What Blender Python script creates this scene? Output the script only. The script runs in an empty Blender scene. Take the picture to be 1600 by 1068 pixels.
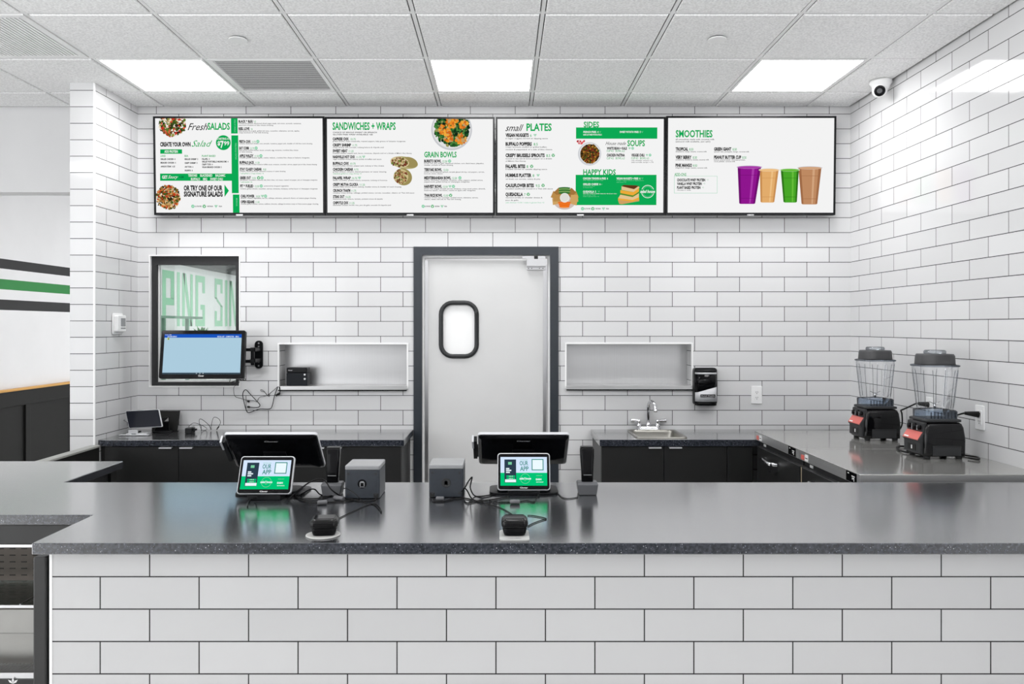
import bpy, bmesh, math, random
from mathutils import Matrix, Vector, Euler

# ------------------------------------------------------------------ camera, world, exposure
sc = bpy.context.scene
COL = sc.collection
EXP = 0.45
sc.view_settings.view_transform = 'Standard'
sc.view_settings.look = 'None'
sc.view_settings.gamma = 1.0
sc.view_settings.use_curve_mapping = False
sc.view_settings.exposure = EXP
sc.cycles.use_denoising = True
sc.cycles.max_bounces = 10
sc.cycles.diffuse_bounces = 5
sc.cycles.glossy_bounces = 5
sc.cycles.transmission_bounces = 8
sc.cycles.transparent_max_bounces = 16
sc.cycles.caustics_reflective = False
sc.cycles.caustics_refractive = False

F = 1210.0            # focal length in pixels of a 1600 px wide picture
CX, CY = 785.0, 510.0  # principal point
EYE = 1.58            # eye height
cam = bpy.data.objects.new('camera', bpy.data.cameras.new('camera'))
COL.objects.link(cam)
cam.location = (0, 0, EYE)
cam.rotation_euler = (math.radians(90), 0, 0)
cam.data.sensor_width = 36.0
cam.data.lens = 36.0 * F / 1600
cam.data.shift_x = (800 - CX) / 1600
cam.data.shift_y = -(534 - CY) / 1600
cam.data.clip_start = 0.05
sc.camera = cam

world = bpy.data.worlds.new('world')
sc.world = world
world.use_nodes = True
world.node_tree.nodes['Background'].inputs[0].default_value = (0.97, 0.985, 1.0, 1)
world.node_tree.nodes['Background'].inputs[1].default_value = 2.1

PANEL_RADIANCE = 11.0


def area_light(name, loc, sx, sy, radiance, rot=(0, 0, 0)):
    l = bpy.data.lights.new(name, 'AREA')
    l.shape = 'RECTANGLE'
    l.size, l.size_y = sx, sy
    l.energy = radiance * math.pi * sx * sy
    o = bpy.data.objects.new(name, l)
    o.location = loc
    o.rotation_euler = rot
    COL.objects.link(o)
    return o


GX0, GY0, GS = -2.252, 3.645, 0.6105     # ceiling grid origin and pitch
CEIL = 3.05
LIGHT_COLS = (0, 3, 6)
for j in (-3,):
    for i in (-3, 0, 3, 6):
        area_light('panel_lamp', (GX0 + (i + .5) * GS, GY0 + (j + .5) * GS, CEIL - 0.006), .57, .57, PANEL_RADIANCE * .85)
UP = 7.0
for x in (-1.6, 1.2):
    area_light('added_uplight', (x, 2.05, 2.86), 2.2, .2, UP, (math.radians(132), 0, 0))  # unseen tilted lamps, added to lift the ceiling brightness
for y in (6.6, 8.8, 11.2):
    area_light('added_dining_light', (-2.1, y, 3.03), .6, .6, PANEL_RADIANCE * 1.5)  # unseen lamps added to brighten the dining room
area_light('added_kitchen_light', (0.2, 6.4, 2.9), 1.2, .6, PANEL_RADIANCE * .6)  # unseen lamp added to light the kitchen behind the door


# ------------------------------------------------------------------ colours and materials
def lin(c):
    c = c / 255.0
    return c / 12.92 if c <= 0.04045 else ((c + 0.055) / 1.055) ** 2.4


def rgb(r, g, b):
    return (lin(r), lin(g), lin(b), 1.0)


MATS = {}


def pm(name, col, rough=0.5, metal=0.0, ior=1.5, coat=0.0, spec=0.5):
    if name in MATS:
        return MATS[name]
    m = bpy.data.materials.new(name)
    m.use_nodes = True
    b = m.node_tree.nodes['Principled BSDF']
    b.inputs['Base Color'].default_value = col
    b.inputs['Roughness'].default_value = rough
    b.inputs['Metallic'].default_value = metal
    b.inputs['IOR'].default_value = ior
    b.inputs['Coat Weight'].default_value = coat
    b.inputs['Specular IOR Level'].default_value = spec
    MATS[name] = m
    return m


def em(name, col, strength=1.0, gloss=True):
    """a lit display colour: shows as col in the picture"""
    if name in MATS:
        return MATS[name]
    m = pm(name, (0.01, 0.01, 0.01, 1), 0.35)
    b = m.node_tree.nodes['Principled BSDF']
    b.inputs['Specular IOR Level'].default_value = 0.0
    b.inputs['Base Color'].default_value = (0, 0, 0, 1)
    b.inputs['Emission Color'].default_value = col
    b.inputs['Emission Strength'].default_value = strength / (2 ** EXP)
    return m


def nodes(m):
    return m.node_tree.nodes, m.node_tree.links, m.node_tree.nodes['Principled BSDF']


def math_node(N, L, op, a, b=None):
    n = N.new('ShaderNodeMath')
    n.operation = op
    for k, v in enumerate((a, b)):
        if v is None:
            continue
        if isinstance(v, (int, float)):
            n.inputs[k].default_value = v
        else:
            L.new(v, n.inputs[k])
    return n.outputs[0]


def tile_mat(name, axis, u0, v0, bw, rh, mortar=0.0040, c1=(210, 210, 211), c2=(217, 217, 218), offset=0.5):
    m = pm(name, rgb(230, 230, 230), 0.07, ior=1.5)
    N, L, B = nodes(m)
    g = N.new('ShaderNodeNewGeometry')
    s = N.new('ShaderNodeSeparateXYZ')
    L.new(g.outputs['Position'], s.inputs[0])
    u = math_node(N, L, 'SUBTRACT', s.outputs[axis], u0)
    v = math_node(N, L, 'SUBTRACT', s.outputs['Z'], v0)
    c = N.new('ShaderNodeCombineXYZ')
    L.new(u, c.inputs[0])
    L.new(v, c.inputs[1])
    t = N.new('ShaderNodeTexBrick')
    L.new(c.outputs[0], t.inputs['Vector'])
    t.offset = offset
    t.inputs['Scale'].default_value = 1.0
    t.inputs['Color1'].default_value = rgb(*c1)
    t.inputs['Color2'].default_value = rgb(*c2)
    t.inputs['Mortar'].default_value = rgb(30, 30, 31)
    t.inputs['Mortar Size'].default_value = mortar / 2
    t.inputs['Mortar Smooth'].default_value = 0.15
    t.inputs['Bias'].default_value = 0.0
    t.inputs['Brick Width'].default_value = bw
    t.inputs['Row Height'].default_value = rh
    L.new(t.outputs['Color'], B.inputs['Base Color'])
    rr = N.new('ShaderNodeMapRange')
    rr.inputs['To Min'].default_value = 0.07
    rr.inputs['To Max'].default_value = 0.75
    L.new(t.outputs['Fac'], rr.inputs['Value'])
    L.new(rr.outputs[0], B.inputs['Roughness'])
    ns = N.new('ShaderNodeTexNoise')
    ns.inputs['Scale'].default_value = 9.0
    ns.inputs['Detail'].default_value = 1.0
    L.new(g.outputs['Position'], ns.inputs['Vector'])
    h = math_node(N, L, 'SUBTRACT', math_node(N, L, 'MULTIPLY', ns.outputs['Fac'], 0.10), t.outputs['Fac'])
    bp = N.new('ShaderNodeBump')
    bp.inputs['Strength'].default_value = 0.35
    bp.inputs['Distance'].default_value = 0.003
    L.new(h, bp.inputs['Height'])
    L.new(bp.outputs[0], B.inputs['Normal'])
    return m


def quartz_mat():
    m = pm('speckled_quartz', (0.03, 0.033, 0.042, 1), 0.13, ior=2.6)
    N, L, B = nodes(m)
    g = N.new('ShaderNodeNewGeometry')
    col = None
    base = N.new('ShaderNodeTexNoise')
    base.inputs['Scale'].default_value = 120
    base.inputs['Detail'].default_value = 3
    L.new(g.outputs['Position'], base.inputs['Vector'])
    r0 = N.new('ShaderNodeValToRGB')
    r0.color_ramp.elements[0].position = 0.35
    r0.color_ramp.elements[0].color = (0.014, 0.016, 0.021, 1)
    r0.color_ramp.elements[1].position = 0.72
    r0.color_ramp.elements[1].color = (0.05, 0.055, 0.07, 1)
    L.new(base.outputs['Fac'], r0.inputs[0])
    prev = r0.outputs[0]
    for sc_, thr, rnd, colr in ((190, 0.22, 0.72, (0.20, 0.22, 0.27, 1)), (120, 0.17, 0.86, (0.42, 0.44, 0.47, 1))):
        v = N.new('ShaderNodeTexVoronoi')
        v.inputs['Scale'].default_value = sc_
        L.new(g.outputs['Position'], v.inputs['Vector'])
        a = math_node(N, L, 'LESS_THAN', v.outputs['Distance'], thr)
        sp = N.new('ShaderNodeSeparateColor')
        L.new(v.outputs['Color'], sp.inputs[0])
        b = math_node(N, L, 'GREATER_THAN', sp.outputs[0], rnd)
        mx = N.new('ShaderNodeMix')
        mx.data_type = 'RGBA'
        L.new(math_node(N, L, 'MULTIPLY', a, b), mx.inputs[0])
        L.new(prev, mx.inputs[6])
        mx.inputs[7].default_value = colr
        prev = mx.outputs[2]
    L.new(prev, B.inputs['Base Color'])
    B.inputs['Specular IOR Level'].default_value = 0.0
    lw = N.new('ShaderNodeLayerWeight')
    lw.inputs['Blend'].default_value = 0.5
    fac = math_node(N, L, 'ADD', math_node(N, L, 'MULTIPLY', math_node(N, L, 'POWER', lw.outputs['Facing'], 1.2), 1.08), 0.0)
    gl = N.new('ShaderNodeBsdfGlossy')
    gl.inputs['Roughness'].default_value = 0.18
    mx = N.new('ShaderNodeMixShader')
    L.new(fac, mx.inputs[0])
    L.new(B.outputs[0], mx.inputs[1])
    L.new(gl.outputs[0], mx.inputs[2])
    L.new(mx.outputs[0], N['Material Output'].inputs['Surface'])
    return m


def noisy(name, col_a, col_b, scale, rough, bump=0.0, metal=0.0, stretch=None, ior=1.5, detail=4):
    m = pm(name, col_a, rough, metal, ior)
    N, L, B = nodes(m)
    g = N.new('ShaderNodeNewGeometry')
    mp = N.new('ShaderNodeMapping')
    if stretch:
        mp.inputs['Scale'].default_value = stretch
    L.new(g.outputs['Position'], mp.inputs[0])
    n = N.new('ShaderNodeTexNoise')
    n.inputs['Scale'].default_value = scale
    n.inputs['Detail'].default_value = detail
    L.new(mp.outputs[0], n.inputs['Vector'])
    r = N.new('ShaderNodeValToRGB')
    r.color_ramp.elements[0].position = 0.3
    r.color_ramp.elements[1].position = 0.7
    r.color_ramp.elements[0].color = col_a
    r.color_ramp.elements[1].color = col_b
    L.new(n.outputs['Fac'], r.inputs[0])
    L.new(r.outputs[0], B.inputs['Base Color'])
    if bump:
        bp = N.new('ShaderNodeBump')
        bp.inputs['Strength'].default_value = bump
        bp.inputs['Distance'].default_value = 0.002
        L.new(n.outputs['Fac'], bp.inputs['Height'])
        L.new(bp.outputs[0], B.inputs['Normal'])
    return m


def clear_mat(name, tint, gloss=1.0, rough=0.03, edge=0.35):
    """thin clear plastic or glass: transparent with a fresnel sheen and darker grazing edges"""
    if name in MATS:
        return MATS[name]
    m = bpy.data.materials.new(name)
    m.use_nodes = True
    N, L = m.node_tree.nodes, m.node_tree.links
    N.remove(N['Principled BSDF'])
    out = N['Material Output']
    lw = N.new('ShaderNodeLayerWeight')
    lw.inputs['Blend'].default_value = edge
    mixc = N.new('ShaderNodeMix')
    mixc.data_type = 'RGBA'
    L.new(lw.outputs['Facing'], mixc.inputs[0])
    mixc.inputs[6].default_value = tint
    mixc.inputs[7].default_value = (tint[0] * .74, tint[1] * .75, tint[2] * .77, 1)
    tr = N.new('ShaderNodeBsdfTransparent')
    L.new(mixc.outputs[2], tr.inputs[0])
    gl = N.new('ShaderNodeBsdfGlossy')
    gl.inputs['Roughness'].default_value = rough
    mx = N.new('ShaderNodeMixShader')
    fr = math_node(N, L, 'MULTIPLY', lw.outputs['Fresnel'], gloss)
    L.new(fr, mx.inputs[0])
    L.new(tr.outputs[0], mx.inputs[1])
    L.new(gl.outputs[0], mx.inputs[2])
    L.new(mx.outputs[0], out.inputs['Surface'])
    MATS[name] = m
    return m


ROW = 0.09923
BW = 0.3007
T_BACK = tile_mat('white_subway_tile_back', 'X', -1.1167 + BW / 2, 1.6147, BW, ROW)
T_RIGHT = tile_mat('white_subway_tile_right', 'Y', 5.063 + 0.1497, 1.6147, 0.2993, ROW)
T_LEFT = tile_mat('white_subway_tile_left', 'Y', 5.10 + 0.15, 1.6147, 0.30, ROW)
T_CAP = tile_mat('white_tile_end_cap', 'X', -2.593 - 1.0, 1.6147, 5.0, ROW, offset=0.0)
T_FRONT_SHADED = tile_mat('white_subway_tile_counter_shaded', 'X', 0.8878, 0.816, 0.3025, 0.0990, mortar=0.0042,
                   c1=(189, 189, 190), c2=(194, 194, 195))  # same tile as the walls, darkened: the front's shade is in its colour
QUARTZ = quartz_mat()
PAINT = noisy('white_wall_paint', rgb(222, 222, 223), rgb(226, 226, 227), 3, 0.6)
WHITE = pm('white_plastic', rgb(238, 238, 238), 0.35)
TRIMW = pm('white_edge_trim', rgb(240, 240, 240), 0.3)
ACOUSTIC = noisy('acoustic_ceiling_tile', rgb(226, 226, 226), rgb(254, 254, 254), 95, 0.9, bump=0.6, detail=2)
GRIDW = pm('white_ceiling_grid', rgb(238, 238, 238), 0.45)
PLENUM = pm('dark_plenum', rgb(30, 30, 30), 0.9)
BLACK = pm('black_laminate', rgb(31, 31, 31), 0.38)
BLACKW = pm('black_painted_wood', rgb(25, 25, 24), 0.5, spec=.2)
OAK = noisy('oak_ledge', rgb(214, 165, 88), rgb(190, 138, 66), 12, 0.45, stretch=(1, .15, 6))
CHAR = pm('charcoal_paint', rgb(50, 50, 51), 0.6, spec=.25)
GREENP = pm('green_paint', rgb(16, 124, 50), 0.55)
GLETTER = pm('pale_green_lettering', rgb(150, 202, 170), 0.6)
SLATE = noisy('slate_grey_metal', rgb(41, 46, 52), rgb(46, 51, 58), 6, 0.32, ior=1.5)
DOORP = noisy('light_grey_door_laminate', rgb(205, 205, 205), rgb(209, 209, 209), 4, 0.32)
STEEL = noisy('brushed_stainless', rgb(196, 196, 196), rgb(206, 206, 206), 40, 0.30, metal=.75, stretch=(.05, .05, 4))
STEELB = noisy('brushed_stainless_panel', rgb(200, 200, 201), rgb(204, 204, 205), 30, 0.36, metal=1.0, stretch=(4, .05, .05))
STEELT = noisy('polished_stainless_top', rgb(176, 175, 172), rgb(184, 183, 180), 9, 0.11, metal=0.62)
CHROME = pm('chrome', rgb(225, 225, 228), 0.06, metal=1.0)
ALU = pm('satin_aluminium', rgb(205, 205, 207), 0.28, metal=1.0)
SILVERP = pm('silver_plastic', rgb(196, 197, 200), 0.35)
RUBBER = pm('black_rubber', rgb(30, 32, 34), 0.45)
GLOSSB = pm('gloss_black_plastic', rgb(12, 12, 14), 0.08, spec=.14)
SATINB = pm('satin_black_plastic', rgb(20, 21, 23), 0.3, spec=.16)
MATTB = pm('matt_black_plastic', rgb(38, 39, 41), 0.55)
SLATEP = noisy('slate_grey_plastic', rgb(40, 45, 52), rgb(44, 49, 57), 60, 0.4)
LGREYP = pm('mid_grey_plastic', rgb(146, 147, 149), 0.4)
DGREYP = pm('dark_grey_plastic', rgb(84, 85, 88), 0.4)
CABLE = pm('black_cable_rubber', rgb(13, 13, 14), 0.4, spec=.2)
GCABLE = pm('grey_cable_rubber', rgb(92, 92, 95), 0.45)
RED = pm('coral_red_panel', rgb(214, 106, 98), 0.35)
FLOORM = noisy('grey_floor', rgb(226, 225, 223), rgb(232, 231, 229), 5, 0.35)
WHITEL = pm('white_print', rgb(235, 235, 235), 0.5)
DEEPB = pm('deep_black', rgb(8, 8, 8), 0.6)
CLEAR = clear_mat('clear_plastic', (0.99, 0.992, 0.995, 1), gloss=0.4)
CLEARB = clear_mat('blue_clear_plastic', (0.60, 0.68, 0.78, 1), gloss=1.0)
RIBM = clear_mat('clear_plastic_edge', (0.45, 0.48, 0.53, 1), gloss=0.8)
GLASSW = clear_mat('greenish_window_glass', (0.93, 0.975, 0.95, 1), gloss=0.8)
FROST = pm('frosted_porthole_pane', rgb(245, 245, 245), 0.25)
PANELM = em('light_panel_diffuser', (1, 1, 1, 1), PANEL_RADIANCE * 2 ** EXP)
LEAF = pm('leaf_green', rgb(62, 132, 60), 0.5)


# ------------------------------------------------------------------ geometry helpers
class MB:
    def __init__(self, mat=None):
        self.v, self.f, self.mi, self.sm = [], [], [], []
        self.mats = []
        self.T = Matrix.Identity(4)
        if mat:
            self.use(mat)
        self.cur = 0

    def use(self, mat):
        if mat not in self.mats:
            self.mats.append(mat)
        self.cur = self.mats.index(mat)
        return self

    def add(self, vs, fs, smooth=False):
        b = len(self.v)
        for p in vs:
            self.v.append(self.T @ Vector(p))
        for f in fs:
            self.f.append([b + i for i in f])
            self.mi.append(self.cur)
            self.sm.append(smooth)
        return self

    def box(self, x0, x1, y0, y1, z0, z1):
        vs = [(x, y, z) for x in (x0, x1) for y in (y0, y1) for z in (z0, z1)]
        return self.add(vs, [(0, 1, 3, 2), (4, 6, 7, 5), (0, 4, 5, 1), (2, 3, 7, 6), (0, 2, 6, 4), (1, 5, 7, 3)])

    def cbox(self, c, s):
        return self.box(c[0] - s[0] / 2, c[0] + s[0] / 2, c[1] - s[1] / 2, c[1] + s[1] / 2, c[2] - s[2] / 2, c[2] + s[2] / 2)

    def prism(self, poly, a, b, plane='xy', smooth=False, caps=True):
        """extrude a polygon; plane xy -> along z, xz -> along y, yz -> along x"""
        n = len(poly)

        def P(p, h):
            return {'xy': (p[0], p[1], h), 'xz': (p[0], h, p[1]), 'yz': (h, p[0], p[1])}[plane]
        vs = [P(p, a) for p in poly] + [P(p, b) for p in poly]
        fs = [(i, (i + 1) % n, n + (i + 1) % n, n + i) for i in range(n)]
        self.add(vs, fs, smooth)
        if caps:
            self.add(vs, [tuple(range(n))[::-1], tuple(range(n, 2 * n))])
        return self

    def loft(self, rings, caps=True, smooth=True, closed=True):
        n = len(rings[0])
        vs = [p for r in rings for p in r]
        fs = []
        for k in range(len(rings) - 1):
            for i in range(n if closed else n - 1):
                j = (i + 1) % n
                fs.append((k * n + i, k * n + j, (k + 1) * n + j, (k + 1) * n + i))
        self.add(vs, fs, smooth)
        if caps:
            m = (len(rings) - 1) * n
            self.add(rings[0], [tuple(range(n))[::-1]])
            self.add(rings[-1], [tuple(range(n))])
        return self

    def lathe(self, prof, c=(0, 0, 0), n=32, axis='z', smooth=True, caps=True):
        rings = []
        for r, h in prof:
            ring = []
            for i in range(n):
                a = 2 * math.pi * i / n
                u, v = r * math.cos(a), r * math.sin(a)
                p = {'z': (u, v, h), 'y': (u, h, v), 'x': (h, u, v)}[axis]
                ring.append((c[0] + p[0], c[1] + p[1], c[2] + p[2]))
            rings.append(ring)
        return self.loft(rings, caps=caps, smooth=smooth)

    def cyl(self, c, r, h0, h1, n=24, axis='z'):
        return self.lathe([(r, h0), (r, h1)], c, n, axis)

    def tube(self, pts, r, n=8, smooth_path=True, caps=True):
        P = [Vector(p) for p in pts]
        if smooth_path and len(P) > 2:
            Q = []
            for i in range(len(P) - 1):
                p0, p1, p2, p3 = P[max(i - 1, 0)], P[i], P[i + 1], P[min(i + 2, len(P) - 1)]
                for s in range(6):
                    t = s / 6
                    Q.append(0.5 * ((2 * p1) + (p2 - p0) * t + (2 * p0 - 5 * p1 + 4 * p2 - p3) * t * t
                                    + (3 * p1 - p0 - 3 * p2 + p3) * t ** 3))
            Q.append(P[-1])
            P = Q
        rings = []
        up = None
        for i, p in enumerate(P):
            d = (P[min(i + 1, len(P) - 1)] - P[max(i - 1, 0)])
            if d.length < 1e-9:
                d = Vector((0, 0, 1))
            d.normalize()
            if up is None:
                up = Vector((0, 0, 1)) if abs(d.z) < .9 else Vector((1, 0, 0))
            s = d.cross(up)
            if s.length < 1e-6:
                s = d.orthogonal()
            s.normalize()
            up = s.cross(d).normalized()
            rr = r if not callable(r) else r(i / max(1, len(P) - 1))
            rings.append([tuple(p + s * (rr * math.cos(2 * math.pi * k / n)) + up * (rr * math.sin(2 * math.pi * k / n)))
                          for k in range(n)])
        return self.loft(rings, caps=caps)

    def ball(self, c, r, n=20, m=12, sc_=(1, 1, 1)):
        rings = []
        for j in range(m + 1):
            a = -math.pi / 2 + math.pi * j / m
            rr = max(1e-5, math.cos(a))
            rings.append([(c[0] + sc_[0] * r * rr * math.cos(2 * math.pi * i / n),
                           c[1] + sc_[1] * r * rr * math.sin(2 * math.pi * i / n),
                           c[2] + sc_[2] * r * math.sin(a)) for i in range(n)])
        return self.loft(rings, caps=False)

    def mesh(self, name):
        me = bpy.data.meshes.new(name)
        me.from_pydata([tuple(p) for p in self.v], [], self.f)
        for m in self.mats:
            me.materials.append(m)
        me.polygons.foreach_set('material_index', self.mi)
        me.polygons.foreach_set('use_smooth', self.sm)
        me.update()
        bm = bmesh.new()
        bm.from_mesh(me)
        bmesh.ops.remove_doubles(bm, verts=bm.verts, dist=1e-6)
        bm.to_mesh(me)
        bm.free()
        return me


def rrect(x0, x1, y0, y1, r, n=5):
    pts = []
    for cx, cy, a0 in ((x1 - r, y1 - r, 0), (x0 + r, y1 - r, 90), (x0 + r, y0 + r, 180), (x1 - r, y0 + r, 270)):
        for i in range(n + 1):
            a = math.radians(a0 + 90 * i / n)
            pts.append((cx + r * math.cos(a), cy + r * math.sin(a)))
    return pts


def finish(o, bevel=0, seg=2, angle=35):
    if bevel:
        b = o.modifiers.new('bevel', 'BEVEL')
        b.width = bevel
        b.segments = seg
        b.limit_method = 'ANGLE'
        b.angle_limit = math.radians(angle)
        b.harden_normals = False
    return o


def part(name, mb, parent, bevel=0, seg=2, label=None):
    """a part of a thing: geometry is given in the thing's own space"""
    o = bpy.data.objects.new(name, mb.mesh(name))
    COL.objects.link(o)
    o.parent = parent
    if label:
        o['label'] = label
    return finish(o, bevel, seg)


def thing(name, label, cat, loc=(0, 0, 0), group=None, rz=0):
    o = bpy.data.objects.new(name, None)
    o.empty_display_size = 0.05
    COL.objects.link(o)
    o.location = loc
    o.rotation_euler = (0, 0, rz)
    o['label'] = label
    o['category'] = cat
    if group:
        o['group'] = group
    return o


def single(name, mb, label, cat, group=None, bevel=0, seg=2, kind=None):
    """a thing that is one mesh; geometry in world space, origin moved to its base"""
    xs = [p.x for p in mb.v]
    ys = [p.y for p in mb.v]
    zs = [p.z for p in mb.v]
    c = Vector(((min(xs) + max(xs)) / 2, (min(ys) + max(ys)) / 2, min(zs)))
    mb.v = [p - c for p in mb.v]
    o = bpy.data.objects.new(name, mb.mesh(name))
    o.location = c
    COL.objects.link(o)
    o['label'] = label
    o['category'] = cat
    if group:
        o['group'] = group
    if kind:
        o['kind'] = kind
    return finish(o, bevel, seg)


def struct(name, mb, label, parent=None, bevel=0, cat=None):
    o = bpy.data.objects.new(name, mb.mesh(name))
    COL.objects.link(o)
    if parent:
        o.parent = parent
    else:
        o['kind'] = 'structure'
        o['label'] = label
        o['category'] = cat or name.split('_')[0]
    return finish(o, bevel)


def dup(root, loc, label=None, rz=None):
    r = root.copy()
    COL.objects.link(r)
    r.location = loc
    if rz is not None:
        r.rotation_euler = (0, 0, rz)
    if label:
        r['label'] = label
    for ch in list(root.children):
        c = ch.copy()
        COL.objects.link(c)
        c.parent = r
        for g in ch.children:
            d = g.copy()
            COL.objects.link(d)
            d.parent = c
    return r


def W(px, py, d):
    return Vector(((px - CX) * d / F, d, EYE + (CY - py) * d / F))


def ON(px, py, z):
    """the point of a horizontal surface at height z seen at a pixel"""
    d = F * (EYE - z) / (py - CY)
    return Vector(((px - CX) * d / F, d, z))


# lettering ---------------------------------------------------------
GLY = {}


def glyphs(s, bold=0.0, shear=0.0):
    k = (s, bold, shear)
    if k not in GLY:
        c = bpy.data.curves.new('lettering', 'FONT')
        c.body = s
        c.resolution_u = 2
        c.offset = bold
        c.shear = shear
        o = bpy.data.objects.new('lettering', c)
        m = bpy.data.meshes.new_from_object(o)
        vs = [(v.co.x, v.co.y) for v in m.vertices]
        fs = [tuple(p.vertices) for p in m.polygons]
        bpy.data.objects.remove(o)
        bpy.data.curves.remove(c)
        bpy.data.meshes.remove(m)
        GLY[k] = (vs, fs)
    return GLY[k]


class Art:
    """flat artwork laid on a panel: picture coordinates -> local x, y of the panel"""

    def __init__(self, mb, fx, fy, z=0.0, step=0.0004):
        self.mb, self.fx, self.fy, self.z, self.step = mb, fx, fy, z, step

    clip = None

    def put(self, pts, fs, mat, lay):
        self.mb.use(mat)
        z = self.z + lay * self.step
        if self.clip and len(fs) == 1:
            x0, y0, x1, y1 = self.clip
            P = [tuple(pts[i]) for i in fs[0]]
            for ax, lim, sg in ((0, x0, 1), (0, x1, -1), (1, y0, 1), (1, y1, -1)):
                out = []
                for k in range(len(P)):
                    a, b = P[k - 1], P[k]
                    ia, ib = (a[ax] - lim) * sg >= 0, (b[ax] - lim) * sg >= 0
                    if ia != ib:
                        t = (lim - a[ax]) / (b[ax] - a[ax])
                        out.append((a[0] + (b[0] - a[0]) * t, a[1] + (b[1] - a[1]) * t))
                    if ib:
                        out.append(b)
                P = out
                if not P:
                    return
            pts, fs = P, [tuple(range(len(P)))]
        self.mb.add([(self.fx(x), self.fy(y), z) for x, y in pts], fs)

    def rect(self, x0, y0, x1, y1, mat, lay=1):
        self.put([(x0, y1), (x1, y1), (x1, y0), (x0, y0)], [(0, 1, 2, 3)], mat, lay)

    def poly(self, pts, mat, lay=1):
        self.put(pts, [tuple(range(len(pts)))], mat, lay)

    def disc(self, x, y, r, mat, lay=1, n=28, ry=None, rot=0.0):
        ry = ry or r
        pts = []
        for i in range(n):
            a = -2 * math.pi * i / n
            u, v = r * math.cos(a), ry * math.sin(a)
            pts.append((x + u * math.cos(rot) - v * math.sin(rot), y + u * math.sin(rot) + v * math.cos(rot)))
        self.poly(pts, mat, lay)

    def ring(self, x, y, r, w, mat, lay=1, n=28):
        pts, fs = [], []
        for i in range(n):
            a = -2 * math.pi * i / n
            pts += [(x + r * math.cos(a), y + r * math.sin(a)), (x + (r - w) * math.cos(a), y + (r - w) * math.sin(a))]
        for i in range(n):
            j = (i + 1) % n
            fs.append((2 * i, 2 * j, 2 * j + 1, 2 * i + 1))
        self.put(pts, fs, mat, lay)

    def frame(self, x0, y0, x1, y1, w, mat, lay=1):
        self.rect(x0, y0, x1, y0 + w, mat, lay)
        self.rect(x0, y1 - w, x1, y1, mat, lay)
        self.rect(x0, y0 + w, x0 + w, y1 - w, mat, lay)
        self.rect(x1 - w, y0 + w, x1, y1 - w, mat, lay)

    def text(self, s, x0, x1, yt, yb, mat, bold=0.022, shear=0.0, lay=3, vertical=False):
        vs, fs = glyphs(s, bold, shear)
        if not vs:
            return
        a = min(v[0] for v in vs)
        b = max(v[0] for v in vs)
        kx = (x1 - x0) / (b - a)
        ky = (yb - yt) / 0.702
        if vertical:
            # reads upwards: x0..x1 is the run (bottom to top in -y), yt..yb the column
            pts = [(yb - v[1] * ky, x1 - (v[0] - a) * kx) for v in vs]
        else:
            pts = [(x0 + (v[0] - a) * kx, yb - v[1] * ky) for v in vs]
        self.put(pts, fs, mat, lay)

    fl = 2.0

    def food(self, x, y, r, cols, n, seed, size, clip=None, ry=None):
        R = random.Random(seed)
        ry = ry or r
        for k in range(n):
            a = R.uniform(0, 6.283)
            q = math.sqrt(R.random())
            px, py = x + r * q * math.cos(a), y + ry * q * math.sin(a)
            s = size * R.uniform(.5, 1.25)
            if clip and not (clip[0] < px - s and px + s < clip[2] and clip[1] < py - s and py + s < clip[3]):
                continue
            m = R.choice(cols)
            nn = R.choice((4, 5, 6, 7))
            ro = R.uniform(0, 3)
            el = R.uniform(.5, 1)
            pts = []
            for i in range(nn):
                t = -2 * math.pi * i / nn
                u, v = s * math.cos(t) * R.uniform(.7, 1.1), s * el * math.sin(t) * R.uniform(.7, 1.1)
                pts.append((px + u * math.cos(ro) - v * math.sin(ro), py + u * math.sin(ro) + v * math.cos(ro)))
            self.fl += .003
            self.poly(pts, m, self.fl)


# ------------------------------------------------------------------ the room shell
D = 5.19                    # back wall
XR, XL = 2.3316, -2.443
WT = 0.15                   # wall thickness
WIN = (-2.368, -1.757, 1.1746, 2.0605)
DOOR = (-0.585, 0.366, 0.0, 2.095)
HA = (-1.504, -0.632, 1.163, 1.470)
HB = (0.421, 1.276, 1.166, 1.472)

mb = MB(FLOORM).box(-5.2, 3.0, -4.2, 14.2, -0.1, 0.0)
struct('floor', mb, 'grey floor of the shop')

# back wall with four openings
mb = MB(T_BACK)
xs = sorted({-2.608, XR, *WIN[:2], *DOOR[:2], *HA[:2], *HB[:2]})
for i in range(len(xs) - 1):
    a, b = xs[i], xs[i + 1]
    mid = (a + b) / 2
    spans = [(0.0, CEIL + 0.04)]
    for o in (WIN, DOOR, HA, HB):
        if o[0] < mid < o[1]:
            spans = [(0.0, o[2]), (o[3], CEIL + 0.04)]
    for z0, z1 in spans:
        if z1 - z0 > 1e-6:
            mb.box(a, b, D, D + WT, z0, z1)
struct('wall_back', mb, 'white subway tile back wall with dark grout behind the counters')

mb = MB(T_RIGHT).box(XR, XR + 0.15, 1.0, D + WT, 0, CEIL + 0.04)
struct('wall_right', mb, 'white subway tile wall on the right behind the blenders')

mb = MB(T_LEFT)
YS, XS = 4.67, -2.459
mb.add([(XS, YS, 0), (XL, D, 0), (XL, D, 3.09), (XS, YS, 3.09)], [(0, 1, 2, 3)])
mb.use(T_CAP).add([(-2.608, YS, 0), (XS, YS, 0), (XS, YS, 3.09), (-2.608, YS, 3.09)], [(0, 1, 2, 3)])
mb.use(PAINT).add([(-2.608, D, 0), (-2.608, YS, 0), (-2.608, YS, 3.09), (-2.608, D, 3.09)], [(0, 1, 2, 3)])
mb.use(TRIMW).box(XS - 0.008, XS + 0.0015, YS - .0015, YS + .008, 0, 3.049)
struct('wall_left', mb, 'short white tiled wall stub beside the left back counter')

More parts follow.
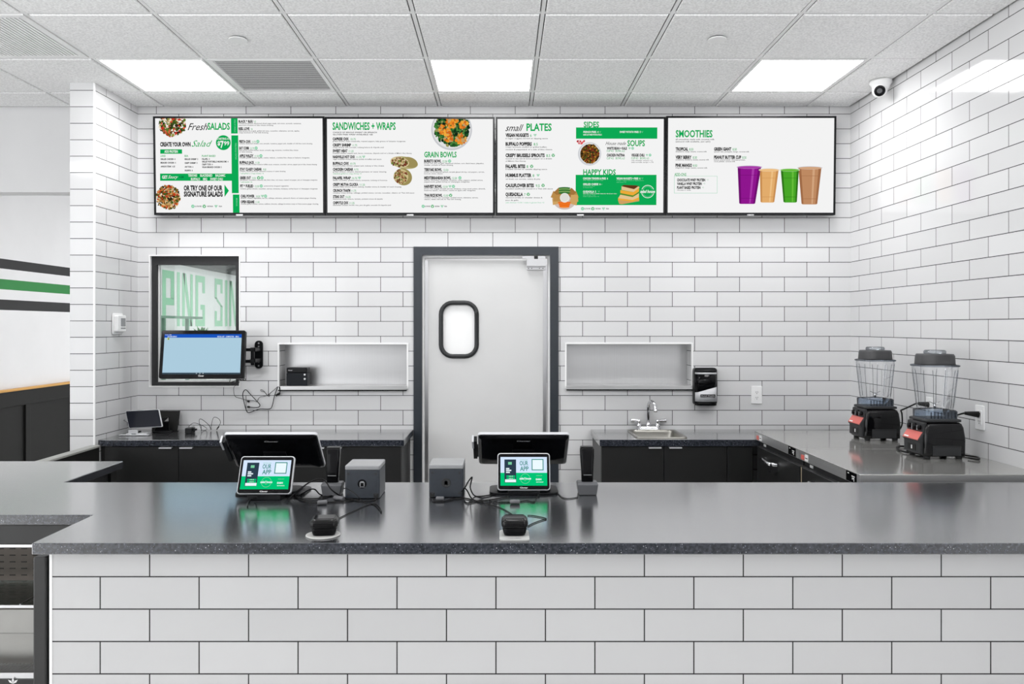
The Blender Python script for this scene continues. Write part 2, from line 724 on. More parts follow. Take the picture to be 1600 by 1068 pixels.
# bulkhead above the passage to the dining room
mb = MB(PAINT).box(-4.5, -2.608, D, D + 0.135, 2.48, CEIL + 0.04)
struct('wall_upper_left', mb, 'white bulkhead above the passage on the left')

# far left wall, stripes and lettering painted on it
XF = -4.5
mb = MB(PAINT)
bands = [(0, 1.73, PAINT), (1.73, 1.824, CHAR), (1.824, 1.916, PAINT), (1.916, 2.008, GREENP), (2.008, 2.102, PAINT),
         (2.102, 2.191, CHAR), (2.191, 3.09, PAINT)]
for z0, z1, m in bands:
    mb.use(m).add([(XF, 3.0, z0), (XF, 9.3, z0), (XF, 9.3, z1), (XF, 3.0, z1)], [(0, 1, 2, 3)])
mb.use(PAINT).add([(XF, 9.3, 0), (XF, 14.1, 0), (XF, 14.1, 3.09), (XF, 9.3, 3.09)], [(0, 1, 2, 3)])
mb.box(XF - 0.12, XF - 0.002, 3.0, 14.1, 0, 3.09)
# block letters PING SIN, strokes as bars
LZ0, LZ1 = 1.585, 2.335
mb.use(GLETTER)


def bar(y0, y1, z0, z1, lift=0.003):
    H = LZ1 - LZ0
    mb.add([(XF + lift, y0, LZ0 + z0 * H), (XF + lift, y1, LZ0 + z0 * H), (XF + lift, y1, LZ0 + z1 * H), (XF + lift, y0, LZ0 + z1 * H)],
           [(0, 1, 2, 3)])


def diag(y0, y1, t):
    mb.add([(XF + .003, y0, LZ1), (XF + .003, y0 + t, LZ1), (XF + .003, y1, LZ0), (XF + .003, y1 - t, LZ0)], [(0, 3, 2, 1)])


def py_d(px):
    return F * XF / (px - CX)


a, b = py_d(253.3), py_d(272)
t = (b - a) * .30
bar(a, a + t, 0, 1); bar(a + t, b, .86, 1); bar(b - t, b, .50, .86); bar(a + t, b, .38, .51)
a, b = py_d(276.3), py_d(280.8)
bar(a, b, 0, 1)
a, b = py_d(284.5), py_d(301)
t = (b - a) * .24
bar(a, a + t, 0, 1); bar(b - t, b, 0, 1); diag(a + t * .3, b - t * .3, t * 1.1)
a, b = py_d(305.2), py_d(320)
t = (b - a) * .27
bar(a, a + t, 0, 1); bar(a + t, b, .87, 1); bar(b - t, b, .66, .87); bar(a + t, b, 0, .13); bar(b - t, b, .13, .43); bar(a + t * 1.9, b - t, .33, .43)
a, b = py_d(335.3), py_d(347.5)
t = (b - a) * .27
bar(a, b, .88, 1); bar(a, a + t, .58, .88); bar(b - t, b, .70, .88); bar(b - t, b, .12, .44); bar(a, b, 0, .12); bar(a, a + t, .12, .32)
mb.add([(XF + .003, a, LZ0 + .60 * .75), (XF + .003, a + t, LZ0 + .60 * .75), (XF + .003, b, LZ0 + .42 * .75), (XF + .003, b - t, LZ0 + .42 * .75)], [(0, 3, 2, 1)])
a, b = py_d(351.3), py_d(355)
bar(a, b, 0, 1)
a, b = py_d(358), py_d(371)
t = (b - a) * .24
bar(a, a + t, 0, 1); bar(b - t, b, 0, 1); diag(a + t * .3, b - t * .3, t * 1.1)
struct('wall_far_left', mb, 'white dining room wall with dark and green stripes and pale green lettering')

mb = MB(PAINT).box(-5.2, 3.0, 14.1, 14.2, 0, 3.09)
struct('wall_far', mb, 'white far wall of the dining room')
mb = MB(PAINT).box(-1.62, 2.6, 7.2, 7.3, 0, 3.09)
mb.box(-1.72, -1.62, D + WT + .03, 7.3, 0, 3.09)
mb.box(2.6, 2.7, D + WT + .001, 7.3, 0, 3.09)
struct('wall_kitchen', mb, 'white kitchen walls behind the swing door')

# wainscot on the far left wall
mb = MB(OAK).box(XF + .001, XF + 0.05, 5.4, 9.3, 0.990, 1.0125)
struct('trim_1', mb, 'light oak ledge capping the black wainscot on the left wall', bevel=0.004)
mb = MB(BLACKW).box(XF + .001, XF + 0.014, 5.4, 9.3, 0.0, 0.990)
mb.box(XF + .014, XF + 0.034, 5.4, 9.3, 0.85, 0.990)
for k in range(-3, 2):
    y = 7.26 + k * 0.80
    mb.box(XF + .014, XF + 0.034, y, y + 0.07, 0.0, 0.85)
struct('trim_2', mb, 'black panelled wainscot under the oak ledge on the left wall', bevel=0.002)
mb = MB(CHAR).box(XF, XF + .25, 9.4, 14.1, 2.44, 2.62)
struct('trim_3', mb, 'dark beam over the lettered wall seen through the window')

# ceiling: acoustic tiles, grid bars
mb = MB(PLENUM).box(-5.2, XR + .15, -4.2, D + .0, 3.09, 3.12)
mb.use(PAINT).box(-5.2, 3.0, D + .002, 14.2, 3.09, 3.15)
mb.use(ACOUSTIC)
XEND, YEND = XR, D
special = {(0, 1), (3, 1), (6, 1), (1, 1), (-1, 0)}
for i in range(-5, 9):
    for j in range(-13, 4):
        if (i, j) in special:
            continue
        x0, x1 = GX0 + i * GS, GX0 + (i + 1) * GS
        y0, y1 = GY0 + j * GS, GY0 + (j + 1) * GS
        x1, y1 = min(x1, XEND + .001), min(y1, YEND + .001)
        if x1 - x0 < .05 or y1 - y0 < .05:
            continue
        g = 0.0140
        a, b, c, d = x0 + g, x1 - g, y0 + g, y1 - g
        e = 0.004
        z0, z1 = CEIL, CEIL + 0.007
        vs = [(a, c, z1), (b, c, z1), (b, d, z1), (a, d, z1), (a + e, c + e, z0), (b - e, c + e, z0), (b - e, d - e, z0), (a + e, d - e, z0)]
        mb.add(vs, [(4, 7, 6, 5), (0, 4, 5, 1), (1, 5, 6, 2), (2, 6, 7, 3), (3, 7, 4, 0), (0, 1, 2, 3)])
struct('ceiling', mb, 'white acoustic tile ceiling over the counter')
mb = MB(GRIDW)
for i in range(-5, 9):
    x = GX0 + i * GS
    if x < XR - .03:
        mb.box(x - .0095, x + .0095, -4.2, D - .008, CEIL + .0055, CEIL + .012)
for j in range(-13, 4):
    y = GY0 + j * GS
    if y < D - .03:
        mb.box(-5.2, XR - .008, y - .0095, y + .0095, CEIL + .0058, CEIL + .0115)
struct('trim_4', mb, 'white metal grid bars between the ceiling tiles')

# wall added behind the camera to cut frontal light; daylight enters from the sides
mb = MB(PAINT).box(-2.9, 3.0, -4.2, -4.1, 0, 3.09).box(-5.2, -2.9, -4.2, -4.1, 0, .4).box(-5.2, -2.9, -4.2, -4.1, 2.7, 3.09)
struct('wall_added_front', mb, 'white wall added in the dining area facing the counter')
mb = MB(CHAR)
for x in (-5.17, -4.05, -2.93):
    mb.box(x - .03, x + .03, -4.19, -4.11, .43, 2.67)
for z in (.43, 2.67):
    mb.box(-5.14, -2.96, -4.19, -4.11, z - .03, z + .03)
struct('window_2', mb, 'dark storefront window frame facing the counter')

mb = MB(PAINT).box(2.6, 2.7, -4.1, 1.0, 0, .45).box(2.6, 2.7, -4.1, 1.0, 2.75, 3.09)
for a, b in ((-4.1, -3.7), (-1.7, -1.4), (.7, 1.0)):
    mb.box(2.6, 2.7, a, b, .45, 2.75)
struct('wall_right_front', mb, 'white wall with storefront windows on the right of the dining area')
mb = MB(CHAR)
for a, b in ((-3.7, -1.7), (-1.4, .7)):
    for k in range(4):
        y = a + .03 + (b - a - .06) * k / 3
        mb.box(2.62, 2.68, y - .03, y + .03, .45, 2.75)
    for z in (.48, 1.25, 2.0, 2.72):
        mb.box(2.625, 2.675, a, b, z - .025, z + .025)
struct('window_3', mb, 'dark gridded storefront window frames on the right')

# window 1 in the back wall
win = MB(TRIMW)
lin_t = 0.008
x0, x1, z0, z1 = WIN
win.box(x0, x0 + lin_t, D - .003, D + WT, z0, z1)
win.box(x1 - lin_t, x1, D - .003, D + WT, z0, z1)
win.box(x0 + lin_t, x1 - lin_t, D - .003, D + WT, z1 - lin_t, z1)
win.box(x0 + lin_t, x1 - lin_t, D - .003, D + WT, z0, z0 + lin_t)
w1 = struct('window_1', win, 'dark framed window in the tiled wall behind the wall monitor')
fr = MB(CHAR)
a, b, c, d = x0 + lin_t + .0003, x1 - lin_t - .0003, z0 + lin_t + .0003, z1 - lin_t - .0003
y0, y1 = D + .02, D + .045
tl, tr_, tb, tt = 0.033, 0.028, 0.024, 0.056
fr.box(a, a + tl, y0, y1, c, d)
fr.box(b - tr_, b, y0, y1, c, d)
fr.box(a + tl, b - tr_, y0, y1, d - tt, d)
fr.box(a + tl, b - tr_, y0, y1, c, c + tb)
part('window_frame', fr, w1)
bd = MB(TRIMW)
bd.box(a + tl - .004, a + tl + .010, D + .046, D + .066, c + tb - .004, d - tt + .004)
bd.box(b - tr_ - .002, b - tr_ + .004, D + .046, D + .066, c + tb - .004, d - tt + .004)
bd.box(a + tl + .010, b - tr_ - .002, D + .046, D + .066, c + tb - .004, c + tb + .012)
part('glazing_bead', bd, w1)
part('pane', MB(GLASSW).box(a + tl - .005, b - tr_ + .005, D + .05, D + .054, c + tb - .005, d - tt + .005), w1)

# swing door
x0, x1, z0, z1 = DOOR
fo0, fo1, foz = -0.594, 0.3755, 2.1145
fr = MB(SLATE)
fw = 0.056
fr.prism([(fo0, 0), (fo0, foz), (fo1, foz), (fo1, 0), (fo1 - fw, 0), (fo1 - fw, foz - fw), (fo0 + fw, foz - fw), (fo0 + fw, 0)],
         D - 0.012, D + .06, 'xz')
fr.use(TRIMW)
s = 0.014
fr.prism([(fo0 + fw, 0), (fo0 + fw, foz - fw), (fo1 - fw, foz - fw), (fo1 - fw, 0), (fo1 - fw - s, 0), (fo1 - fw - s, foz - fw - s),
          (fo0 + fw + s, foz - fw - s), (fo0 + fw + s, 0)], D + .02, D + .1, 'xz')
dr = struct('door_1', fr, 'slate grey framed swing door with an oval window leading to the kitchen')
lx0, lx1, lz1 = fo0 + fw + s + .004, fo1 - fw - s - .012, foz - fw - s - .018
pw = (W(691.5, 0, D + .03).x, W(742.5, 0, D + .03).x, W(0, 554, D + .03).z, W(0, 475, D + .03).z)
leaf = MB(DOORP)
hole = rrect(pw[0], pw[1], pw[2], pw[3], 0.068, 6)
outer = [(lx1, lz1), (lx0, lz1), (lx0, .01), (lx1, .01)]
# leaf with a rounded hole: one annulus face ring per side, split in four
ly0, ly1 = D + .03, D + .074
n = len(hole)
for yy in (ly0, ly1):
    vs = [(p[0], yy, p[1]) for p in hole] + [(p[0], yy, p[1]) for p in outer]
    q = n // 4
    fs = []
    for k in range(4):
        idx = [(k * q + i) % n for i in range(q)]
        fs.append(tuple(idx + [n + k]) if yy == ly0 else tuple((idx + [n + k])[::-1]))
        nxt = (k * q + q) % n
        quad = [idx[-1], nxt, n + (k + 1) % 4, n + k]
        fs.append(tuple(quad) if yy == ly0 else tuple(quad[::-1]))
    leaf.add(vs, fs)
leaf.loft([[(p[0], ly0, p[1]) for p in hole], [(p[0], ly1, p[1]) for p in hole]], caps=False, smooth=False)
leaf.loft([[(p[0], ly0, p[1]) for p in outer], [(p[0], ly1, p[1]) for p in outer]], caps=False, smooth=False)
lf = part('door_leaf', leaf, dr)
ed = MB(ALU)
ed.box(lx0 - .002, lx0 + .020, ly0 - .003, ly0, .01, lz1)
ed.box(lx1 - .020, lx1 + .002, ly0 - .003, ly0, .01, lz1)
part('edge_strip', ed, lf)
gk = MB(RUBBER)
ring = [(p[0], p[1]) for p in rrect(pw[0] - .010, pw[1] + .010, pw[2] - .010, pw[3] + .010, 0.078, 6)]
gk.tube([(p[0], ly0 - .002, p[1]) for p in ring + ring[:2]], 0.0155, 10, smooth_path=False)
part('porthole_gasket', gk, lf)
pg = MB(FROST).prism(rrect(pw[0], pw[1], pw[2], pw[3], 0.066, 6), ly0 + .012, ly0 + .018, 'xz')
part('porthole_pane', pg, lf)
hb = MB(ALU)
hx0, hx1 = W(823, 0, D).x, W(852.5, 0, D).x
hb.box(hx0, hx1, ly0 - .05, ly0 - .002, W(0, 416, D).z, W(0, 404.5, D).z)
hb.box(hx0, hx1, ly0 - .012, ly0 - .002, W(0, 421, D).z, W(0, 415, D).z)
hb.use(DEEPB)
for px in (826, 831, 843, 848.5):
    c = W(px, 418.7, D)
    hb.lathe([(.0035, -.002), (.0035, .001)], (c.x, ly0 - .013, c.z), 10, 'y')
c = W(837.5, 402, D)
hb.box(c.x - .012, c.x + .012, ly0 - .052, ly0 - .03, c.z - .012, c.z + .010)
hb.use(ALU).box(hx0 - .03, hx1, ly0 - .03, ly0 - .002, W(0, 404, D).z, W(0, 399.5, D).z)
part('door_hinge', hb, lf, bevel=.0015)
part('push_bolt', MB(ALU).box(lx1 + .003, lx1 + .010, ly0 + .004, ly0 + .03, 1.2, 2.0), dr)


# ------------------------------------------------------------------ serving hatches in the back wall
def hatch(o, label, left):
    x0, x1, z0, z1 = o
    t = thing('serving_hatch', label, 'serving hatch', ((x0 + x1) / 2, D, z0))
    ox, oy, oz = t.location

    def L(mb):
        mb.v = [p - Vector((ox, oy, oz)) for p in mb.v]
        return mb
    tr = MB(TRIMW)
    w = 0.009
    tr.box(x0 - .002, x0 + w, D - .004, D + .006, z0, z1)
    tr.box(x1 - w, x1 + .002, D - .004, D + .006, z0, z1)
    tr.box(x0 + w, x1 - w, D - .004, D + .006, z1 - w, z1 + .002)
    part('edge_trim', L(tr), t)
    lnr = MB(T_LEFT)
    lnr.box(x0 + .0005, x0 + .006, D + .0065, D + WT, z0, z1 - .0005)
    lnr.box(x1 - .006, x1 - .0005, D + .0065, D + WT, z0, z1 - .0005)
    lnr.use(WHITE).box(x0 + .0065, x1 - .0065, D + .0065, D + WT, z1 - .007, z1 - .0005)
    part('reveal', L(lnr), t)
    part('back_panel', L(MB(STEELB).box(x0 - .02, x1 + .02, D + WT + .001, D + WT + .012, z0 - .02, z1 + .02)), t)
    sh = MB(STEEL)
    sh.box(x0 + .0065, x1 - .0065, D - .020, D + WT, z0 + .014, z0 + .020)
    sh.box(x0 + .0065, x1 - .0065, D - .022, D - .019, z0 - .004, z0 + .020)
    sh.use(SATINB).box(x0 + .007, x1 - .007, D - .021, D - .003, z0 - .012, z0 - .004)
    part('shelf', L(sh), t)
    return t


hatch(HA, 'stainless serving hatch with the small black printer on its shelf', True)
hatch(HB, 'stainless serving hatch above the hand sink, its shelf empty', False)


# ------------------------------------------------------------------ ceiling fixtures
def cell(i, j):
    return GX0 + i * GS, GX0 + (i + 1) * GS, GY0 + j * GS, GY0 + (j + 1) * GS


def ceiling_light(i, label):
    x0, x1, y0, y1 = cell(i, 1)
    t = thing('ceiling_light', label, 'ceiling light', ((x0 + x1) / 2, (y0 + y1) / 2, CEIL), group='flat square light panels in the ceiling')
    h = GS / 2 - .013
    fr = MB(GRIDW)
    w = 0.012
    for a in ((-h, h, -h, -h + w), (-h, h, h - w, h), (-h, -h + w, -h + w, h - w), (h - w, h, -h + w, h - w)):
        fr.box(*a, 0, .03)
    part('frame', fr, t)
    part('diffuser', MB(PANELM).box(-h + w, h - w, -h + w, h - w, .003, .006), t, label='glowing white diffuser')
    return t


ceiling_light(0, 'glowing square ceiling light above the salads menu screen, beside the ribbed return grille')
ceiling_light(3, 'glowing square ceiling light in the middle, above the sandwiches menu screen')
ceiling_light(6, 'glowing square ceiling light nearest the security camera and the right wall')

x0, x1, y0, y1 = cell(1, 1)
t = thing('return_air_grille', 'grey ribbed return air grille between two ceiling lights', 'air vent', ((x0 + x1) / 2, (y0 + y1) / 2, CEIL))
h = GS / 2 - .013
fr = MB(GRIDW)
for a in ((-h, h, -h, -h + .02), (-h, h, h - .02, h), (-h, -h + .02, -h + .02, h - .02), (h - .02, h, -h + .02, h - .02)):
    fr.box(*a, 0, .012)
part('frame', fr, t)
sl = MB(pm('grey_louvre', rgb(250, 250, 250), 0.5))
k = -h + .024
while k < h - .03:
    sl.add([(-h + .02, k, 0.001), (h - .02, k, 0.001), (h - .02, k + .014, .005), (-h + .02, k + .014, .005),
            (-h + .02, k + .001, 0.0), (h - .02, k + .001, 0.0), (h - .02, k + .015, .004), (-h + .02, k + .015, .004)],
           [(0, 3, 2, 1), (4, 5, 6, 7), (0, 1, 5, 4), (3, 7, 6, 2), (0, 4, 7, 3), (1, 2, 6, 5)])
    k += .0165
part('louvres', sl, t)
part('backing', MB(pm('grille_backing', rgb(120, 120, 120), .8)).box(-h, h, -h, h, .02, .025), t)

x0, x1, y0, y1 = cell(-1, 0)
t = thing('supply_air_diffuser', 'white slatted air diffuser in the ceiling left of the tiled wall stub', 'air vent', ((x0 + x1) / 2, (y0 + y1) / 2, CEIL))
fr = MB(GRIDW)
for a in ((-h, h, -h, -h + .03), (-h, h, h - .03, h), (-h, -h + .03, -h + .03, h - .03), (h - .03, h, -h + .03, h - .03)):
    fr.box(*a, 0, .012)
part('frame', fr, t)
sl = MB(GRIDW)
k = -h + .035
while k < h - .035:
    sl.box(k, k + .014, -h + .03, h - .03, 0.001, .010)
    k += .0205
part('slats', sl, t)
part('backing', MB(pm('diffuser_shadow', rgb(70, 70, 70), .8)).box(-h, h, -h, h, .02, .025), t)


def sprinkler(px, py, label):
    p = ON(px, py, CEIL - .004) if False else None
    d = F * (CEIL - EYE) / (CY - py)
    c = ((px - CX) * d / F, d, CEIL)
    mb = MB(WHITE)
    mb.lathe([(.045, -.011), (.0465, -.009), (.0465, -.006)], c, 32)
    mb.use(DGREYP).lathe([(.041, -.006), (.041, .002)], c, 24)
    single('sprinkler_cover', mb, label, 'sprinkler', group='round concealed sprinkler covers')


sprinkler(372, 60, 'round white sprinkler cover in the ceiling in front of the return air grille')
sprinkler(1120.5, 59.5, 'round white sprinkler cover in the ceiling towards the right wall')

# security camera at the right wall
t = thing('security_camera', 'white dome security camera on the ceiling by the right wall', 'camera', (2.262, 4.63, CEIL - .002))
part('mount', MB(WHITE).lathe([(.063, 0), (.063, -.016), (.052, -.030), (.047, -.045), (.040, -.052)][::-1]), t)
ballm = MB(WHITE).ball((-.012, -.012, -.060), .043)
bl = part('camera_ball', ballm, t)
dirv = (Vector((0, 0, 1.2)) - Vector((2.25, 4.62, 2.98))).normalized()
Q = dirv.to_track_quat('Z', 'Y').to_matrix().to_4x4()
lens = MB(GLOSSB)
lens.T = Matrix.Translation(Vector((-.012, -.012, -.060))) @ Q
lens.lathe([(.031, .026), (.031, .044), (.027, .046), (.012, .046), (.001, .045)])
lens.use(DGREYP).lathe([(.015, .0455), (.013, .049), (.008, .049), (.007, .047)])
part('lens', lens, bl, label='round black lens')

# thermostat on the stub wall
t = thing('thermostat', 'small white thermostat with grey display on the left tiled wall', 'thermostat', (XL - .006, 4.92, 1.60))
part('wall_plate', MB(WHITE).prism(rrect(-.064, .064, -.068, .066, .012), 0.0, .007, 'yz'), t, bevel=.001)
b = MB(WHITE).prism(rrect(-.053, .053, -.052, .052, .010), .007, .034, 'yz')
part('body', b, t, bevel=.004)
dp = MB(LGREYP).prism(rrect(-.018, .042, -.018, .034, .003), .034, .0352, 'yz')
dp.box(.034, .0352, -.018, .042, -.034, -.026)
part('display', dp, t, label='grey display')


# ------------------------------------------------------------------ menu screens
EW = em('screen_white', rgb(243, 243, 243))
EG = em('screen_green', rgb(12, 168, 84))
EDG = em('screen_dark_green', rgb(6, 92, 48))
EK = em('screen_black', rgb(30, 30, 30))
EPG = em('screen_pale_green', rgb(120, 205, 160))
EM = {}


def E_(r, g, b):
    return em('screen_%d_%d_%d' % (r, g, b), rgb(r, g, b))


SALAD = [E_(*c) for c in ((60, 84, 30), (92, 120, 44), (36, 52, 22), (196, 52, 36), (218, 92, 60), (232, 214, 186), (150, 150, 70),
                          (120, 84, 50), (240, 236, 226), (50, 34, 30))]
CHOPPED = [E_(*c) for c in ((92, 70, 34), (150, 110, 60), (196, 160, 100), (70, 92, 34), (190, 60, 30), (226, 196, 140), (46, 40, 22), (210, 110, 50))]
GRAIN = [E_(*c) for c in ((30, 82, 36), (46, 112, 46), (20, 54, 28), (232, 140, 40), (240, 170, 60), (206, 104, 30), (190, 160, 110))]
WRAPF = [E_(*c) for c in ((150, 110, 70), (190, 160, 110), (120, 60, 40), (110, 130, 60), (206, 190, 150), (96, 50, 34))]
SOUP = [E_(*c) for c in ((60, 44, 20), (96, 66, 24), (140, 92, 30), (70, 86, 30), (40, 30, 16), (176, 120, 50), (120, 40, 30))]

KS = 5.10 / F
TILT = math.radians(1.6)


def menu_screen(px0, py0, px1, py1, label, zoom, art_fn):
    cx, cy = (px0 + px1) / 2, (py0 + py1) / 2
    w, h = (px1 - px0) * KS, (py1 - py0) * KS
    c = W(cx, cy, 5.10)
    t = thing('menu_screen', label, 'screen', c, group='menu screens in a row above the door')
    R = Matrix(((1, 0, 0, 0), (0, -math.sin(TILT), -math.cos(TILT), 0), (0, math.cos(TILT), -math.sin(TILT), 0), (0, 0, 0, 1)))
    bz = MB(SATINB)
    bz.T = R
    e = 0.012
    hw, hh = w / 2, h / 2
    bz.prism([(-hw, -hh), (hw, -hh), (hw, hh), (-hw, hh)], -.035, -.003)
    for a in ((-hw, hw, hh - e, hh), (-hw, hw, -hh, -hh + e * 1.25), (-hw, -hw + e, -hh + e * 1.25, hh - e), (hw - e, hw, -hh + e * 1.25, hh - e)):
        bz.box(*a, -.003, .006)
    bz.use(ALU).box(-.022, .022, -hh - .004, -hh + .004, -.004, .0065)
    part('bezel', bz, t)
    mk = MB(SATINB)
    mk.box(-.25, .25, .028, .085, -.2, .2)
    part('wall_bracket', mk, t)
    s = MB(EW)
    s.T = R
    s.add([(-hw + e, -hh + e * 1.25, 0), (hw - e, -hh + e * 1.25, 0), (hw - e, hh - e, 0), (-hw + e, hh - e, 0)], [(0, 1, 2, 3)])
    zx, zy, zk = zoom
    ez = e / KS
    A = Art(s, lambda x: (zx + x * zk - cx) * KS, lambda y: (cy - zy - y * zk) * KS)
    A.clip = ((px0 + ez - zx) / zk, (py0 + ez - zy) / zk, (px1 - ez - zx) / zk, (py1 - ez * 1.25 - zy) / zk)
    art_fn(A)
    part('screen', s, t, label='lit screen showing the menu')
    return t


def icon(A, x, y, kind, r=14):
    if kind == 'o':
        A.disc(x, y, r, EPG, 2)
        A.text('GF', x - r * .6, x + r * .6, y - r * .4, y + r * .4, EW, .01)
    elif kind == 'v':
        A.disc(x, y, r, EG, 2)
        A.poly([(x - r * .6, y - r * .5), (x - r * .2, y - r * .5), (x, y + r * .2), (x + r * .4, y - r * .6), (x + r * .7, y - r * .5), (x + r * .1, y + r * .75), (x - r * .1, y + r * .75)], EW, 3)
    else:
        A.poly([(x - r, y - r * .6), (x - r * .6, y - r * .8), (x, y + r * .5), (x - r * .05, y + r)], EPG, 2)
        A.poly([(x + r, y - r * .6), (x + r * .6, y - r * .9), (x + r * .1, y + r * .5), (x + r * .15, y + r)], EPG, 2)
        A.poly([(x - r * .2, y - r * .3), (x, y - r), (x + r * .25, y - r * .2), (x + .02 * r, y + r * .2)], EG, 2)


def legend(A, x, y, wide):
    s = wide / 280.0
    icon(A, x, y, 'o', 15 * s ** .3)
    A.text('GLUTEN FREE', x + 18 * s, x + 80 * s, y - 6, y + 6, EK, .02)
    icon(A, x + 105 * s, y, 'v', 15 * s ** .3)
    A.text('VEGETARIAN', x + 130 * s, x + 185 * s, y - 6, y + 6, EK, .02)
    icon(A, x + 213 * s, y, 'w', 15 * s ** .3)
    A.text('VEGAN', x + 238 * s, x + 268 * s, y - 6, y + 6, EK, .02)


def item(A, head, x0, x1, yt, yb, price, p0, p1, icons=(), desc=()):
    A.text(head, x0, x1, yt, yb, EK, .055)
    if price:
        A.text(price, p0, p1, yt + 5, yb, EG, .01)
    for (x, k) in icons:
        icon(A, x, (yt + yb) / 2, k)
    for s, dx1, dy, *m in desc:
        A.text(s, x0, dx1, dy - 6.5, dy + 4, m[0] if m else EK, .012)


def salads(A):
    A.disc(228, 130, 122, E_(232, 232, 228), 1)
    A.food(228, 130, 116, SALAD, 420, 1, 17)
    A.text('Fresh', 365, 545, 130, 192, EK, .004, .45)
    A.text('SALADS', 543, 742, 128, 187, EG, .03)
    A.text('CREATE YOUR OWN', 118, 390, 300, 335, EK, .055)
    A.text('Salad', 398, 584, 282, 338, EG, .0, .5)
    A.disc(682, 303, 66, EG, 2)
    A.text('STARTING AT', 622, 742, 259, 277, EW, .02)
    A.text('$', 630, 655, 290, 325, EW, .03)
    A.text('7', 655, 686, 288, 348, EW, .03)
    A.text('99', 688, 735, 290, 326, EW, .02)
    A.rect(118, 362, 313, 401, EG)
    A.text('ADD PROTEIN', 156, 275, 371, 392, EW, .03)
    for s, a, b in (('LAND', 120, 166), ('SEA', 333, 368), ('PLANT-BASED', 490, 612)):
        A.text(s, a, b, 412, 429, EG, .02)
    for s, a, b, y in (('GRILLED CHICKEN  4', 120, 253, 449), ('BREADED CHICKEN  4', 120, 256, 481), ('ANGUS STEAK  6.25', 121, 249, 514),
                       ('GRILLED SHRIMP  5', 334, 455, 449), ('CRISPY SHRIMP  5', 335, 449, 483), ('AHI TUNA  6', 335, 411, 517), ('SALMON  6', 335, 406, 549),
                       ('FALAFEL  4', 490, 559, 448), ('GRILLED PORTOBELLO MUSHROOMS  4', 490, 725, 471), ('CRISPY TOFU  4', 490, 586, 496), ('VEGAN BREADED CHICKEN  5', 490, 665, 520)):
        A.text(s, a, b, y - 7, y + 7, EK, .04)
    A.rect(114, 577, 764, 641, EG)
    A.text('GET', 132, 181, 595, 622, EW, .03)
    A.text('Saucy', 184, 275, 592, 620, EW, 0, .5)
    A.text('+.50', 284, 325, 600, 616, EDG, .03)
    A.text('TERIYAKI     BLACKENED     BALSAMIC', 365, 697, 583, 604, EW, .025)
    A.text('BUFFALO     BBQ     SWEET CHILI', 390, 674, 615, 636, EW, .025)
    A.text('/              /', 449, 602, 583, 604, EDG, .02)
    A.text('/        /', 478, 552, 615, 636, EDG, .02)
    A.disc(182, 787, 112, E_(238, 238, 234), 1)
    A.food(184, 787, 106, CHOPPED, 460, 2, 14)
    A.text('OR TRY ONE OF OUR', 325, 671, 684, 727, EK, .05)
    A.text('SIGNATURE SALADS', 325, 673, 737, 780, EK, .05)
    A.poly([(688, 674), (688, 784), (728, 729)], EG)
    legend(A, 404, 868, 272)
    A.rect(752, 84, 811, 222, EG)
    A.rect(754, 238, 815, 751, EG)
    A.rect(762, 763, 821, 926, EG)
    A.text('STEAK & FISH', 100, 210, 780, 794, EPG, .01, vertical=True)
    A.text('SALAD STARTERS', 305, 452, 786, 800, EPG, .01, vertical=True)
    A.text('WARM', 795, 868, 790, 804, EPG, .01, vertical=True)
    item(A, 'BLACK & BLEU', 820, 949, 104, 125, '15', 960, 975, (), (('romaine & spinach, blackened sliced angus steak, red onion, avocado, tomatoes,', 1378, 134), ('seasoned croutons w/ bleu cheese dressing', 1128, 150)))
    item(A, 'REEL LOVE', 820, 916, 168, 190, '16', 930, 945, (), (('baby greens & arugula, grilled ahi tuna, cucumber, edamame, carrots, apples,', 1364, 200), ('crispy wontons w/ Thai chili dressing', 1083, 215)))
    item(A, 'FIESTA CHX', 823, 927, 282, 303, '12.75', 938, 972, ((990, 'o'),), (('romaine, blackened chicken, corn, avocado, tomatoes, pepper jack, cheddar w/ chili lime ranch dressing', 1475, 312),))
    item(A, 'EAT COBB', 823, 911, 340, 362, '12.75', 922, 957, ((974, 'o'),), (('baby greens, grilled chicken, bacon, avocado, egg, tomatoes, crumbled bleu cheese', 1350, 371), ('w/ ranch dressing', 938, 386)))
    item(A, 'APPLE WALDY', 825, 950, 408, 431, '11.50', 960, 998, ((1016, 'o'),), (('romaine, grilled chicken, apples, craisins, walnuts, crumbled bleu cheese w/ balsamic vinaigrette', 1450, 438),))
    item(A, 'BUFFALO JACK', 826, 956, 467, 489, '11.50', 966, 1004, (), (('romaine, breaded chicken tossed in buffalo sauce, tomatoes, cucumber, carrots, pepper jack w/ bleu cheese dressing', 1515, 497),))
    item(A, 'STAY CLASSY CAESAR', 827, 1023, 527, 549, '9.50', 1034, 1062, (), (('romaine, shaved parmesan, seasoned croutons w/ caesar dressing', 1234, 558), ('* add grilled or crispy chicken +3', 1040, 577, EG)))
    item(A, 'GREEK OUT', 827, 925, 603, 626, '10.50', 936, 970, ((994, 'v'), (1024, 'o')), (('baby greens, cucumbers, tomatoes, feta, black olives, red onions, roasted red pepper, pita w/ champagne vinaigrette', 1518, 635), ('* add falafel +4', 936, 654, EG)))
    item(A, 'FIT & FUELED', 829, 946, 676, 699, '12.50', 960, 998, ((1017, 'o'),), (('romaine, grilled chicken, cucumber, carrots, tomatoes, chickpeas, turkey bacon w/ champagne vinaigrette', 1520, 713),))
    A.text('powered by chopped vegetables', 1042, 1262, 682, 692, EK, .012)
    item(A, 'CHILI POWER', 833, 956, 766, 788, '10.50', 970, 1006, ((1026, 'w'), (1054, 'o')), (('spinach, roasted vegetables, carrots, cabbage, edamame, quinoa & cilantro w/ sesame ginger dressing', 1505, 796),))
